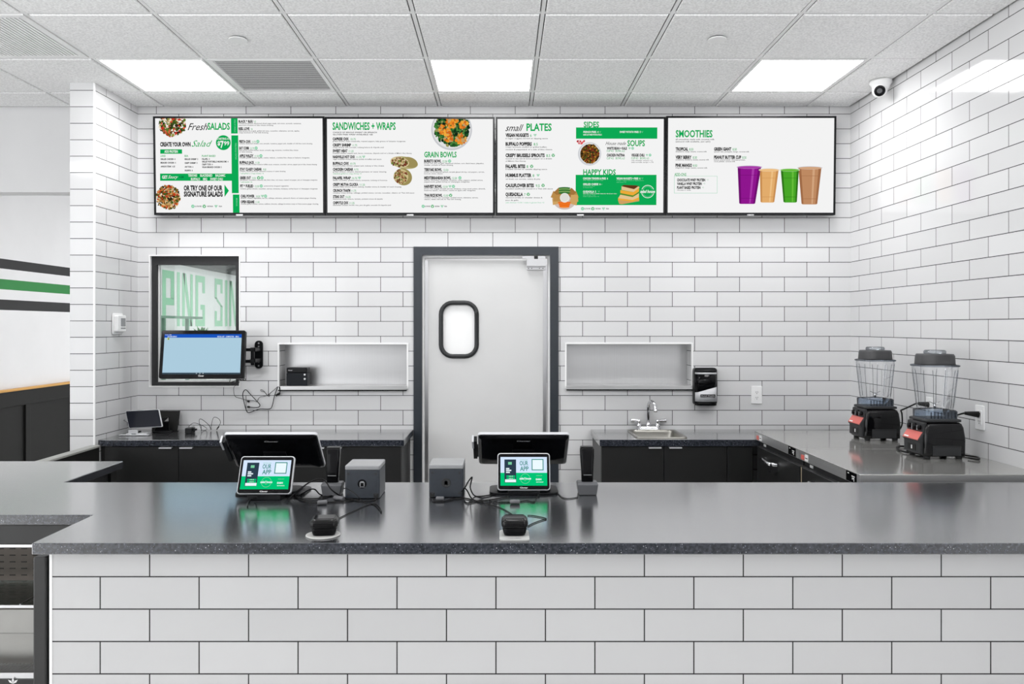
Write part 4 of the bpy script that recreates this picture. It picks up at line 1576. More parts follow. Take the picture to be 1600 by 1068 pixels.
def fridge(y0, y1, label):
    yc = (y0 + y1) / 2
    t = thing('undercounter_refrigerator', label, 'refrigerator', ((FX0 + FX1) / 2, yc, 0), group='undercounter refrigerators under the blenders')
    hx, hy = (FX1 - FX0) / 2, (y1 - y0) / 2
    tp = MB(STEELT).box(-hx, hx, -hy, hy, FZ - .004, FZ)
    tp.use(STEEL).box(-hx, hx, -hy, hy, FZ - .05, FZ - .004)
    part('steel_top', tp, t, bevel=.002)
    part('body', MB(SATINB).box(-hx + .055, hx - .01, -hy + .004, hy - .004, .12, FZ - .051), t)
    dm = MB(BLACK).box(-hx + .012, -hx + .052, -hy + .006, hy - .012, .14, FZ - .092)
    dr_ = part('fridge_door', dm, t, bevel=.003)
    part('door_edge', MB(ALU).box(-hx + .010, -hx + .052, -hy + .006, hy - .012, FZ - .0915, FZ - .088), dr_)
    hn = MB(CHROME)
    yh = hy * .12
    hn.tube([(-hx + .012, yh + .13, FZ - .14), (-hx - .02, yh + .11, FZ - .135), (-hx - .032, yh + .03, FZ - .137), (-hx - .030, yh - .04, FZ - .140), (-hx + .012, yh - .06, FZ - .142)], .011, 8)
    hn.box(-hx - .03, -hx + .012, yh - .06, yh - .02, FZ - .185, FZ - .135)
    hn.use(DEEPB).box(-hx - .0305, -hx - .03, yh - .055, yh - .025, FZ - .180, FZ - .142)
    part('handle', hn, dr_, label='chrome door handle')
    cp = MB(GLOSSB).box(-hx - .002, -hx, -hy + .03, -hy + .13, FZ - .047, FZ - .003)
    cp.use(WHITEL)
    for a, b, z0, z1 in ((.045, .075, .018, .022), (.05, .06, .026, .032), (.064, .070, .026, .034), (.10, .115, .010, .014), (.05, .056, .034, .040)):
        cp.box(-hx - .0024, -hx - .002, -hy + a, -hy + b, FZ - z1, FZ - z0)
    part('control_panel', cp, t, label='black control panel')
    st = MB(WHITEL).box(-hx - .0015, -hx, hy - .13, hy - .09, FZ - .044, FZ - .012)
    st.use(RED).box(-hx - .0016, -hx, hy - .08, hy - .04, FZ - .044, FZ - .020)
    st.use(GLOSSB).box(-hx - .0018, -hx, hy - .125, hy - .095, FZ - .032, FZ - .028)
    part('sticker', st, t)
    vt = MB(DEEPB).box(-hx + .03, -hx + .055, -hy + .004, hy - .004, FZ - .087, FZ - .051)
    vt.use(WHITEL)
    vt.box(-hx + .028, -hx + .03, hy - .12, hy - .08, FZ - .08, FZ - .066)
    part('grille', vt, t)
    return t


fridge(3.32, 4.012, 'steel topped undercounter refrigerator nearer the front, under the front blender')
fridge(4.018, 4.708, 'steel topped undercounter refrigerator at the back, under the rear blender')
single('divider_strip', MB(pm('beige_strip', rgb(188, 172, 146), .5)).box(FX0 + .014, FX0 + .045, 4.0045, 4.0125, .14, FZ - .092), 'thin beige strip between the two refrigerator doors', 'strip')


# ------------------------------------------------------------------ blenders (local: front faces -X)
def square_ring(hx, hy, r, z, cx=0, cy=0, n=5):
    return [(p[0] + cx, p[1] + cy, z) for p in rrect(-hx, hx, -hy, hy, r, n)]


def blender(loc, label):
    t = thing('blender', label, 'blender', loc, group='black countertop blenders with clear jars')
    b = MB(pm('blender_gloss_black', rgb(10, 10, 12), .06, spec=.35))
    rings = []
    for z, x0, x1, hy, r in ((.014, -.098, .100, .088, .012), (.03, -.100, .102, .090, .016), (.10, -.098, .104, .090, .018), (.150, -.092, .098, .087, .02), (.168, -.086, .092, .082, .022), (.174, -.078, .084, .074, .022)):
        rings.append([(p[0], p[1], z) for p in rrect(x0, x1, -hy, hy, r, 5)])
    b.loft(rings)
    # vent skirt recess along the side facing the room
    b.use(MATTB).box(-.06, .075, -.0925, -.088, .018, .066)
    b.use(DEEPB)
    for i in range(22):
        b.box(-.05 + i * .0056, -.0475 + i * .0056, -.0932, -.0925, .058, .065)
    base = part('motor_base', b, t)
    fp = MB(MATTB)
    fp.prism([(-.099, .020), (-.112, .024), (-.112, .078), (-.120, .085), (-.120, .092), (-.096, .125), (-.094, .172), (-.080, .176), (-.080, .02)], -.075, .075, 'xz')
    part('front_panel', fp, t, bevel=.003)
    rd = MB(RED)
    y_ = .070
    rd.add([(-.1215, -y_, .092), (-.1215, y_, .092), (-.0975, y_, .128), (-.0975, -y_, .128), (-.119, -y_, .086), (-.119, y_, .086)],
           [(0, 1, 2, 3), (4, 5, 1, 0)])
    rd.use(WHITEL).add([(-.1205, y_ - .052, .0955), (-.1205, y_ - .012, .0955), (-.1165, y_ - .012, .1015), (-.1165, y_ - .052, .1015)], [(0, 1, 2, 3)])
    for v in rd.v[-4:]:
        v.x -= .0006
    part('label_plate', rd, t, label='sloping coral red label')
    for y, r in ((.045, .012), (0, .017), (-.045, .012)):
        kb = MB(GLOSSB).lathe([(r, -.092), (r * .95, -.106), (r * .7, -.110), (.001, -.110)], (0, y, .148), 20, 'x')
        kb.use(CHROME).box(-.113, -.109, y - .002, y + .002, .148 - r * .9, .148 + r * .9)
        part('knob', kb, t)
    sw = MB(DEEPB).box(-.1135, -.111, -.035, .035, .034, .066)
    sw.use(WHITEL).box(-.1145, -.1135, -.006, .004, .040, .058)
    part('power_switch', sw, t)
    for sx in (-.075, .078):
        for sy in (-.066, .066):
            part('rubber_foot', MB(RUBBER).lathe([(.014, .001), (.016, .008), (.016, .02)], (sx, sy, 0), 16), t)
    g = MB(MATTB).loft([square_ring(.070, .070, .015, .174), square_ring(.088, .082, .015, .178), square_ring(.088, .082, .015, .188), square_ring(.082, .077, .015, .190)])
    part('centring_pad', g, t)
    cpm = MB(CLEARB)
    cpm.loft([square_ring(.076, .072, .018, .191), square_ring(.077, .073, .018, .226), square_ring(.072, .068, .018, .231)], caps=False)
    cpm.use(RIBM)
    for i in range(8):
        a = (i + .5) / 8 * 2 - 1
        cpm.box(a * .066 - .002, a * .066 + .002, -.0745, -.0725, .193, .224)
    jar = MB(CLEAR)
    jar.loft([square_ring(.064, .062, .022, .229), square_ring(.068, .066, .022, .26), square_ring(.082, .078, .03, .40), square_ring(.085, .081, .034, .446)], caps=False)
    jar.use(RIBM)
    for sx in (-1, 1):
        for sy in (-1, 1):
            for (ux, uy) in ((.62, 1.0), (1.0, .62)):
                jar.tube([(sx * .066 * ux, sy * .064 * uy, .24), (sx * .080 * ux, sy * .077 * uy, .395), (sx * .083 * (ux * .9 + .1), sy * .080 * (uy * .9 + .1), .425)], .0013, 6, smooth_path=False)
    jar.use(CLEAR).lathe([(.030, .2295), (.03, .236), (.012, .240)], n=20, caps=False)
    j = part('jar', jar, t, label='clear plastic jar')
    part('jar_base', cpm, j, label='faceted bluish clear jar base')
    bl = MB(CHROME)
    bl.cyl((0, 0, 0), .006, .233, .262, 12)
    for a, tilt in ((.3, .012), (1.87, -.006), (3.44, .014), (5.0, -.004)):
        c, s = math.cos(a), math.sin(a)
        bl.add([(-s * .006, c * .006, .256), (s * .006, -c * .006, .256), (c * .036 + s * .003, s * .036 - c * .003, .256 + tilt), (c * .036 - s * .003, s * .036 + c * .003, .257 + tilt)], [(0, 1, 2, 3)])
    part('blades', bl, j)
    rm = MB(RIBM)
    rm.loft([square_ring(.087, .084, .034, .440), square_ring(.090, .087, .036, .443), square_ring(.090, .087, .036, .448), square_ring(.084, .081, .034, .450)], caps=False)
    part('jar_rim', rm, j)
    ld = MB(pm('charcoal_rubber_lid', rgb(58, 58, 60), .5))
    ld.loft([square_ring(.082, .080, .055, .4485, n=9), square_ring(.0805, .0785, .055, .455, n=9), square_ring(.0785, .0765, .055, .492, n=9), square_ring(.074, .072, .052, .501, n=9), square_ring(.05, .05, .045, .502, n=9)])
    l = part('lid', ld, t)
    part('lid_plug', MB(clear_mat('frosted_lid_plug', (.80, .82, .84, 1), .7)).lathe([(.048, .5025), (.050, .512), (.046, .518), (.043, .520), (.002, .520)], n=28), l, label='clear lid plug')
    return t


B1 = (2.106, 4.376, FZ)
B2 = (2.112, 3.783, FZ)
bf = blender(B2, 'front black blender with clear jar and red label, beside the wall outlet')
br = dup(bf, B1, 'rear black blender with clear jar and red label, nearer the back wall')


def local_cord(root, pts, r, name='power_cord', plug=None):
    o = root.location
    m = MB(CABLE)
    m.tube([Vector(p) - o for p in pts], r, 8)
    if plug:
        a, b = (Vector(q) - o for q in plug)
        m.tube([a, a.lerp(b, .3), a.lerp(b, .65), b], lambda u: .008 + .008 * u, 10, smooth_path=False)
    part(name, m, root)


zc = FZ + .0075
local_cord(bf, [(2.215, 3.84, FZ + .03), (2.255, 3.80, zc), (2.28, 3.72, zc), (2.25, 3.66, zc), (2.225, 3.70, zc)], .0042, 'cord_loop')
local_cord(bf, [(2.195, 3.855, 1.06), (2.215, 3.835, 1.125), (2.245, 3.80, 1.150), (2.262, 3.79, 1.157)], .0042, plug=((2.262, 3.79, 1.157), (2.3205, 3.775, 1.152)))
local_cord(bf, [ON(1447, 708.5, zc), ON(1420, 706.5, zc), ON(1403, 702, zc), ON(1404, 697, zc), ON(1425, 697.5, zc)], .0052, 'coiled_cord')
local_cord(br, [(2.212, 4.30, 1.115), (2.235, 4.27, 1.135), (2.262, 4.24, 1.158), (2.272, 4.235, 1.160)], .0042, plug=((2.272, 4.235, 1.160), (2.3205, 4.222, 1.155)))
local_cord(br, [(2.212, 4.30, 1.115), (2.224, 4.31, 1.09), (2.228, 4.32, 1.03), (2.220, 4.36, .98)], .0042, 'cord_loop')

# ------------------------------------------------------------------ tills on the service counter
ESB = em('app_pale_blue', rgb(214, 232, 255))
EAG = em('app_green', rgb(0, 196, 118))
ETL = em('app_teal', rgb(52, 140, 128))
ENV = em('app_navy', rgb(44, 62, 78))
EWB = em('app_white', rgb(236, 250, 255))


def panel_matrix(top, bot, toward_cam=True):
    """x right, y up the panel, z out of the face that looks to the camera"""
    up = (Vector(top) - Vector(bot)).normalized()
    x = Vector((1, 0, 0))
    z = x.cross(up).normalized()
    c = (Vector(top) + Vector(bot)) / 2
    m = Matrix((x, up, z)).transposed().to_4x4()
    m.translation = c
    return m


def app_art(A):
    A.rect(30, 185, 1000, 518, ESB, 1)
    A.rect(30, 515, 1000, 785, EAG, 1)
    A.rect(112, 236, 356, 722, ENV, 2)
    A.rect(125, 655, 352, 714, EWB, 3)
    A.rect(190, 290, 266, 346, EPG, 3)
    for y, x1 in ((430, 215), (467, 255), (508, 225)):
        A.rect(146, y - 13, x1, y + 13, EWB, 3)
    A.rect(155, 573, 335, 606, EAG, 3)
    A.rect(155, 618, 335, 650, EAG, 3)
    A.text('LOG IN', 205, 290, 582, 597, EWB, .02, lay=4)
    A.text('SIGN UP', 205, 290, 627, 642, EWB, .02, lay=4)
    A.text('DOWNLOAD', 436, 602, 236, 256, EPG, .01)
    A.text('OUR', 430, 606, 270, 360, ETL, .02)
    A.text('APP', 438, 616, 382, 476, ETL, .02)
    A.frame(680, 228, 928, 466, 18, ETL, 2)
    A.rect(698, 246, 910, 448, EWB, 2)
    A.ring(545, 640, 104, 9, EPG, 2)
    A.rect(424, 612, 668, 660, EAG, 2.5)
    A.text('salad house', 424, 666, 612, 656, EWB, .035, .25)
    A.text('EST', 525, 566, 672, 688, EPG, .02)
    A.text('ORDER NOW', 772, 900, 566, 585, EPG, .02)
    A.text('EARN', 766, 880, 636, 672, EWB, .04)
    A.text('REWARDS', 772, 920, 702, 720, EWB, .02)


def brand(mb, word, w, h, y, z):
    vs, fs = glyphs(word, .02)
    a, b = min(v[0] for v in vs), max(v[0] for v in vs)
    mb.add([(-w / 2 + (v[0] - a) / (b - a) * w, y + v[1] / .702 * h, z) for v in vs], fs)


def till(loc, mtop, mbot, ttop, tbot, label, swipe_tilt):
    """loc: base centre on the counter; m*: merchant monitor edge points, t*: customer display edge points"""
    t = thing('till', label, 'till', loc, group='touch screen tills on the service counter')
    o = Vector(loc)
    M = panel_matrix(Vector(mtop) - o, Vector(mbot) - o)
    ht = (Vector(mtop) - Vector(mbot)).length
    hw, hh = .184, ht / 2
    mo = MB(SILVERP)
    mo.T = M
    mo.prism(rrect(-hw, hw, -hh, hh, .012), -.012, -.001)
    mo.use(GLOSSB)
    rg = [(rrect(-hw + e, hw - e, -hh + e, hh - e, .012), z) for e, z in ((.003, -.001), (.004, .004), (.014, .010), (.045, .013))]
    mo.loft([[(p[0], p[1], z) for p in r] for r, z in rg], smooth=False)
    mo.use(DEEPB).box(-hw + .006, hw - .006, -hh + .006, hh - .006, -.0135, -.012)
    m = part('monitor', mo, t)
    em_ = MB(SILVERP)
    em_.T = M
    brand(em_, 'Clover', .055, .008, hh * .72, .0135)
    part('brand_mark', em_, m)
    pl = MB(SATINB)
    pl.T = M
    pl.box(-.045, .045, -.05, .02, .013, .018)
    part('mount_plate', pl, m)
    sw = MB(SATINB)
    sw.T = M
    sw.box(-hw - .020, -hw - .004, -hh * .55, hh * .62, -.020, .006)
    sw.box(-hw - .004, -hw, -hh * .5, hh * .2, -.012, .0)
    sw.use(SILVERP).box(-hw - .024, -hw - .017, hh * .20, hh * .66, -.022, .010)
    part('card_swipe', sw, m, label='card swipe slot on the monitor side')
    bs = MB(SATINB)
    bs.prism(rrect(-.135, .135, -.055, .10, .03), 0.0005, .008)
    bs.prism(rrect(-.105, .105, -.04, .085, .03), .008, .014)
    part('base', bs, t, bevel=.002)
    nk = MB(SATINB)
    mc = M @ Vector((0, -.01, .018))
    rings = [[(x * .05, .05 + y * .018, .012) for x, y in ((-1, -1), (1, -1), (1, 1), (-1, 1))],
             [(x * .042, mc.y * .5 + .03 + y * .016, mc.z * .5) for x, y in ((-1, -1), (1, -1), (1, 1), (-1, 1))],
             [(mc.x + x * .04, mc.y + y * .012, mc.z) for x, y in ((-1, -1), (1, -1), (1, 1), (-1, 1))]]
    nk.loft(rings, smooth=False)
    part('neck', nk, t, bevel=.004)
    # customer display
    T = panel_matrix(Vector(ttop) - o, Vector(tbot) - o)
    hh = (Vector(ttop) - Vector(tbot)).length / 2
    hw = .1025
    cs = MB(SILVERP)
    cs.T = T
    cs.prism(rrect(-hw, hw, -hh, hh, .012), -.016, 0)
    cd = part('customer_display', cs, t, bevel=.003)
    fc = MB(GLOSSB)
    fc.T = T
    fc.prism(rrect(-hw + .0035, hw - .0035, -hh + .0035, hh - .0035, .010), 0, .0007)
    fc.use(WHITEL)
    brand(fc, 'Clover', .03, .0055, -hh + .0075, .0012)
    part('glass_face', fc, cd)
    s = MB(ESB)
    s.T = T
    sw_, sh_ = .0905, hh * 2 * .765
    y0 = -hh + hh * 2 * .125
    A = Art(s, lambda x: -sw_ + (x - 30) / 970 * 2 * sw_, lambda y: y0 + (785 - y) / 600 * sh_, .0008, .00025)
    app_art(A)
    part('lit_screen', s, cd, label='lit screen inviting customers to get the app')
    ft = MB(SATINB)
    c0 = T @ Vector((0, -hh * .35, -.0165))
    bt = Vector(tbot) - o
    ft.box(-.062 + bt.x, .062 + bt.x, bt.y + .004, bt.y + .095, .0006, bt.z - .004)
    ft.loft([[(bt.x + x * .055, bt.y + (.022 if y < 0 else .07), bt.z - .004) for x, y in ((-1, -1), (1, -1), (1, 1), (-1, 1))],
             [(c0.x + x * .05, c0.y + (.001 if y < 0 else .025), c0.z) for x, y in ((-1, -1), (1, -1), (1, 1), (-1, 1))]], smooth=False)
    part('display_foot', ft, t, bevel=.002)
    return t


till((-.90, 3.03, CT), (-.914, 3.05, 1.155), (-.922, 3.23, .995), (-.892, 2.95, 1.087), (-.895, 2.90, .953),
     'touch screen till left of the door, its customer display turned to the front', 0)
till((.084, 3.05, CT), (.085, 3.10, 1.148), (.085, 3.26, 1.003), (.083, 3.03, 1.086), (.083, 2.99, .948),
     'touch screen till in front of the door, its customer display turned to the front', 0)


# receipt printers
def printer(x0, x1, yf, label, emblem):
    xc = (x0 + x1) / 2
    t = thing('receipt_printer', label, 'printer', (xc, yf, CT), group='cube receipt printers beside the tills')
    w = (x1 - x0) / 2
    b = MB(SLATEP)
    b.prism(rrect(-w, w, 0, .15, .008), .002, .108)
    part('body', b, t, bevel=.002)
    lm = MB(LGREYP).prism(rrect(-w, w, 0, .15, .008), .1085, .125)
    part('top_cover', lm, t, bevel=.003)
    fm = MB(MATTB)
    for sx in (-1, 1):
        for z in (.095, .018):
            fm.lathe([(.005, -.002), (.005, .0)], (sx * (w - .014), 0, z), 12, 'y')
    part('screw', fm, t)
    e = MB(GLOSSB if emblem else MATTB)
    if emblem:
        e.lathe([(.017, -.0012), (.017, 0)], (0, 0, .057), 28, 'y')
        e.use(LGREYP).prism([(-.009, .049), (-.009, .062), (-.005, .067), (.005, .067), (.009, .062), (.009, .049), (.006, .049), (.006, .061), (-.006, .061), (-.006, .049)], -.002, -.0012, 'xz')
        e.box(-.009, .009, -.002, -.0012, .0445, .0465)
    else:
        e.lathe([(.018, -.001), (.015, -.0012), (.015, -.0005), (.018, 0)], (0, 0, .057), 28, 'y')
        e.prism([(-.006, .049), (-.006, .060), (-.003, .064), (.003, .064), (.006, .060), (.006, .049)], -.001, 0, 'xz')
    part('emblem', e, t)
    part('cable_port', MB(DEEPB).box(w - .022 if emblem else -w + .004, w - .004 if emblem else -w + .022, -.0012, 0, .003, .02), t)
    return t


printer(-.596, -.4646, 2.928, 'dark cube receipt printer with a round black emblem, beside the left till', True)
printer(-.280, -.149, 2.95, 'dark cube receipt printer with a faint ring emblem, in front of the door', False)


# handheld payment devices standing in docks
def dock(xc, yc, label):
    t = thing('handheld_terminal', label, 'payment terminal', (xc, yc, CT), group='tall black handheld terminals in grey docks')
    b = MB(DGREYP)
    b.loft([[(x * .034, -.03 + (0 if y < 0 else .065), .0008) for x, y in ((-1, -1), (1, -1), (1, 1), (-1, 1))],
            [(x * .040, -.032 + (0 if y < 0 else .066), .042) for x, y in ((-1, -1), (1, -1), (1, 1), (-1, 1))],
            [(x * .037, -.020 + (0 if y < 0 else .046), .050) for x, y in ((-1, -1), (1, -1), (1, 1), (-1, 1))]], smooth=False)
    part('dock', b, t, bevel=.003)
    h = MB(GLOSSB)
    rings = []
    for z, w, dy, dp in ((.048, .0225, .0, .016), (.09, .0235, .004, .018), (.150, .0265, .010, .020), (.172, .027, .013, .021), (.183, .025, .016, .017)):
        rings.append([(p[0], p[1] + dy, z) for p in rrect(-w, w, -dp, dp, .010, 4)])
    h.loft(rings)
    hp = part('handset', h, t)
    part('trim_band', MB(LGREYP).box(-.016, .016, -.017, -.0155, .076, .078), hp)
    return t


dock(-.657, 3.00, 'tall black handheld terminal in its dock between the left till and the emblem printer')
dock(.330, 3.015, 'tall black handheld terminal in its dock right of the till in front of the door')


# card readers
def reader(loc, w, dp, rz, label):
    t = thing('card_reader', label, 'card reader', loc, group='small black card readers on the counter edge', rz=rz)
    b = MB(GLOSSB)
    w2, d2 = w / 2, dp / 2
    rings = []
    for z, s in ((.0005, .78), (.008, .84), (.022, .90), (.024, .88)):
        rings.append([(p[0] * s, p[1] * s, z) for p in rrect(-w2, w2, -d2, d2, .018, 5)])
    b.loft(rings)
    part('charging_base', b, t)
    h = MB(pm('reader_black', rgb(14, 14, 15), .18, spec=.25))
    rings = []
    for z, s in ((.0245, .90), (.028, .98), (.036, 1.0), (.044, .96), (.049, .86), (.0505, .80)):
        rings.append([(p[0] * s, p[1] * s, z) for p in rrect(-w2, w2, -d2, d2, .020, 5)])
    h.loft(rings)
    hp = part('reader_body', h, t)
    fc = MB(GLOSSB).prism(rrect(-w2 * .72, w2 * .72, -d2 * .55, d2 * .78, .006), .0505, .0515)
    fc.box(-w2 * .70, w2 * .70, -d2 * 1.0 - .0005, -d2 * .9, .031, .040)
    part('glass_face', fc, hp)
    if rz == 0:
        pass
    sm = MB(ALU).box(-w2 * .62, w2 * .62, -d2 * .80, -d2 * .72, .0490, .0500)
    part('light_strip', sm, hp)
    return t


PADM = pm('pale_grey_pad', rgb(180, 180, 178), .5)
single('card_reader_mat', MB(PADM).lathe([(.053, CT + .0003), (.053, CT + .003), (.050, CT + .004)], (-.560, 2.418, 0), 48),
       'round pale grey pad under the left card reader', 'mat')
reader((-.556, 2.424, CT + .0042), .087, .078, .09, 'small black card reader on a round pale grey pad')
mm = MB(PADM).prism(rrect(-.009, .083, 2.348, 2.47, .016), CT + .0003, CT + .004)
vs, fs = glyphs('TAP HERE', .02)
a, b_ = min(v[0] for v in vs), max(v[0] for v in vs)
mm.use(LGREYP).add([(.017 + (v[0] - a) / (b_ - a) * .040, 2.366 + v[1] * .011, CT + .0044) for v in vs], fs)
single('card_reader_mat', mm, 'pale grey rectangular pad under the right card reader', 'mat')
reader((.038, 2.425, CT + .0046), .084, .082, 0, 'small black card reader on a rectangular pale grey pad')


# ------------------------------------------------------------------ cables on the counter
def cable(run, label, r=.0028, mat=CABLE, blobs=(), plugs=(), group=None):
    """one cable lying on the counter; three-value points hang at their own distance"""
    pts = [ON(q[0], q[1], CT + r + .0006) if len(q) == 2 else W(*q) for q in run]
    o = single('cable', MB(mat).tube(pts, r, 7), label, 'cable', group=group)

    def child(name, mb):
        mb.v = [p - o.location for p in mb.v]
        part(name, mb, o)
    for (x0, y0), (x1, y1), br in blobs:
        a, b = ON(x0, y0, CT + br + .0004), ON(x1, y1, CT + br + .0004)
        child('adapter', MB(GCABLE).tube([a, a.lerp(b, .08), a.lerp(b, .92), b], lambda u: br * (.7 if u < .03 or u > .97 else 1), 10, smooth_path=False))
    for a, b, br in plugs:
        child('plug', MB(SATINB).tube([W(*a), W(*b)], br, 8, smooth_path=False))


z1 = lambda x, y: (340 + x * .1875, 660 + y * .1875)
z2 = lambda x, y: (650 + x * .1875, 660 + y * .1875)
z3 = lambda x, y: (650 + x * .125, 720 + y * .125)


def lift(z, x, y, d):
    p = z(x, y)
    return (p[0], p[1], d)


GA, GB = 'black cables between the left till and its printer', 'black cables between the ring printer and the till by the door'
cable([z1(590, 640), lift(z1, 640, 590, 2.93), lift(z1, 760, 500, 2.93), lift(z1, 850, 468, 2.93), lift(z1, 900, 490, 2.93), lift(z1, 950, 560, 2.92), z1(1040, 617), z1(1130, 640)],
      'black cable arching highest between the left till and the emblem printer', r=.0028, group=GA)
cable([z1(690, 600), lift(z1, 760, 560, 2.95), lift(z1, 810, 556, 2.95), z1(860, 600), z1(960, 600), z1(1040, 625), z1(1150, 648), z1(1250, 654), z1(1310, 640), z1(1325, 606)],
      'black cable running along the front foot of the emblem printer to its port', r=.0026, group=GA, blobs=((z1(972, 622), z1(1050, 634), .0085),))
cable([z1(640, 622), z1(720, 632), z1(830, 632), z1(930, 612), z1(955, 606)],
      'short black cable lying flat behind the front adapter, left of the handheld dock', r=.0026, group=GA)
cable([z1(635, 600), z1(690, 640), z1(760, 658), z1(830, 664), z1(920, 662), z1(1050, 655), z1(1180, 640)],
      'black cable carrying the foremost adapter before the left handheld dock', r=.0026, group=GA, blobs=((z1(832, 668), z1(912, 662), .0085),))
cable([z1(250, 700), z1(255, 670), z1(285, 632), lift(z1, 330, 618, 2.87)],
      'short black cable curling out below the left corner of the left till display', r=.0024)
cable([z1(1000, 802), z1(1050, 775), z1(1150, 728), z1(1250, 684), z1(1310, 676), z1(1345, 700), z1(1366, 742)],
      'thin black cord from the round pad card reader curling before the emblem printer', r=.0018)
cable([lift(z1, 1040, 555, 2.96), lift(z1, 1075, 548, 2.90), lift(z1, 1150, 595, 2.86), z1(1230, 668), z1(1310, 686), z1(1366, 748)],
      'thin black cord slanting across the face of the emblem printer', r=.0018)
cable([z3(205, 480), z3(230, 505), z3(330, 503), z3(450, 478), z3(560, 462), z3(640, 468), z3(740, 492), z3(880, 492), z3(1010, 470), z3(1150, 445)],
      'black cable running along the foot of the ring printer towards the till by the door', r=.0026, group=GB, blobs=((z3(250, 468), z3(350, 470), .0085),))
cable([z3(430, 470), z3(520, 420), lift(z3, 600, 350, 2.93), lift(z3, 650, 260, 2.93), lift(z3, 700, 200, 2.93), lift(z3, 690, 260, 2.94), lift(z3, 680, 340, 2.96), z3(730, 430), z3(830, 438), z3(1000, 410)],
      'black cable standing up in a tall narrow loop right of the ring printer', r=.0026, group=GB)
cable([z3(590, 440), lift(z3, 600, 340, 2.92), lift(z3, 640, 370, 2.92), z3(690, 460), z3(760, 500), z3(830, 515)],
      'black cable with a low loop at the lower right corner of the ring printer', r=.0026, group=GB)
cable([z3(600, 490), z3(640, 522), z3(720, 510), z3(790, 490), z3(840, 470)],
      'short black cable end lying foremost in the tangle right of the ring printer', r=.0024, group=GB)
cable([z3(960, 500), z3(1000, 512), z3(1100, 514), z3(1170, 512), z3(1310, 504), z3(1390, 494), z3(1470, 512), z3(1500, 480), lift(z3, 1530, 420, 2.93)],
      'black cable with an adapter directly below the display of the till by the door', r=.0024, group=GB, blobs=((z3(1175, 508), z3(1300, 511), .0085),))
cable([z3(1195, 662), z3(1130, 620), z3(1050, 580), z3(960, 556), z3(880, 530), z3(830, 512)],
      'thin black cord from the rectangular pad card reader back to the cable tangle', r=.0018)
cable([z3(915, 560), lift(z3, 920, 500, 2.80), lift(z3, 922, 475, 2.80), lift(z3, 930, 510, 2.80), z3(928, 570)],
      'tiny upright hook of thin cord before the till by the door', r=.0014)
cable([z2(930, 772), z2(980, 775), z2(1050, 788), z2(1086, 800), z2(1050, 810), z2(980, 836), z2(930, 862)],
      'short loop of thin cord right of the rectangular pad card reader', r=.0018)
cable([z2(1130, 575), z2(1180, 590), z2(1220, 622), z2(1270, 632), z2(1330, 624), z2(1350, 618)],
      'thin black cord between the till by the door and the right handheld dock', r=.0016)

# ------------------------------------------------------------------ wall monitor, mount, ticket printer
Tm, Bm = W(318, 515.7, 4.985), W(314, 590.8, 4.915)
t = thing('wall_monitor', 'black touch monitor with a pale blue screen on a wall arm before the window', 'monitor', (Bm.x, 4.95, Bm.z))
o = t.location
M = panel_matrix(Tm - o, Bm - o)
hw, hh = .2705, (Tm - Bm).length / 2
b = MB(SATINB)
b.T = M
b.prism(rrect(-hw, hw, -hh, hh, .012), -.030, 0)
part('housing', b, t, bevel=.003)
fc = MB(GLOSSB)
fc.T = M
fc.prism(rrect(-hw + .003, hw - .003, -hh + .003, hh - .003, .010), 0, .0007)
fc.use(WHITEL)
brand(fc, 'Clover', .036, .011, -hh + .011, .0012)
part('glass_face', fc, t)
s = MB(em('monitor_pale_blue', rgb(172, 204, 222)))
s.T = M
sw_, sy0, sy1 = .2475, -hh + .062 / .31 * .31 * .74, hh - .026
sy0 = -hh + .0265
s.add([(-sw_, sy0, .001), (sw_, sy0, .001), (sw_, sy1, .001), (-sw_, sy1, .001)], [(0, 1, 2, 3)])
A = Art(s, lambda x: x, lambda y: y, .001)
EBL = em('monitor_blue', rgb(24, 84, 190))
EBL2 = em('monitor_dark_bar', rgb(58, 76, 88))
EYL = em('monitor_yellow', rgb(206, 214, 120))
A.rect(-sw_, sy1 - .023, sw_, sy1, EBL, 1)
A.rect(-sw_, sy0, sw_, sy0 + .010, EBL2, 1)
A.disc(-.222, sy1 - .030, .008, EYL, 1.5)
A.poly([(-.226, sy1 - .034), (-.219, sy1 - .024), (-.217, sy1 - .036)], E_(40, 90, 40), 2)
for sg, x0 in (('12:41 PM', -.244), ):
    vs, fs = glyphs(sg, .02)
    a, b_ = min(v[0] for v in vs), max(v[0] for v in vs)
    A.put([(x0 + (v[0] - a) / (b_ - a) * .04, sy1 - .0065 + v[1] * .006) for v in vs], fs, EWB, 2)
for sg, x0, wd in (('KITCHEN DISPLAY', -.228, .06), ('RECALL LAST', .092, .046), ('COMPLETED', .145, .054), ('MENU', .208, .022)):
    vs, fs = glyphs(sg, .02)
    a, b_ = min(v[0] for v in vs), max(v[0] for v in vs)
    A.put([(x0 + (v[0] - a) / (b_ - a) * wd, sy1 - .0195 + v[1] * .011) for v in vs], fs, EWB, 2)
for x in (-.03, -.008, .012):
    A.disc(x, sy0 + .005, .0025, EWB, 2, n=10)
part('lit_screen', s, t, label='pale blue lit screen with a blue header bar')
ax0 = M @ Vector((.0, 0, -.032))
arm = MB(SATINB)
pc = W(405, 553.5, D)
for z in (W(0, 546, 5.05).z, W(0, 564, 5.05).z):
    zz = z - o.z
    arm.box(.06, pc.x - o.x - .004, .075, .095, zz - .010, zz + .010)
    arm.lathe([(.013, zz - .012), (.013, zz + .012)], (pc.x - o.x - .004, .10, 0), 16)
arm.box(.02, .11, .058, .078, -.02 + W(0, 546, 5.05).z - o.z - .06, W(0, 546, 5.05).z - o.z + .03)
arm.box(-.045, .065, .032, .060, -.02 + W(0, 546, 5.05).z - o.z - .06, W(0, 546, 5.05).z - o.z + .03)
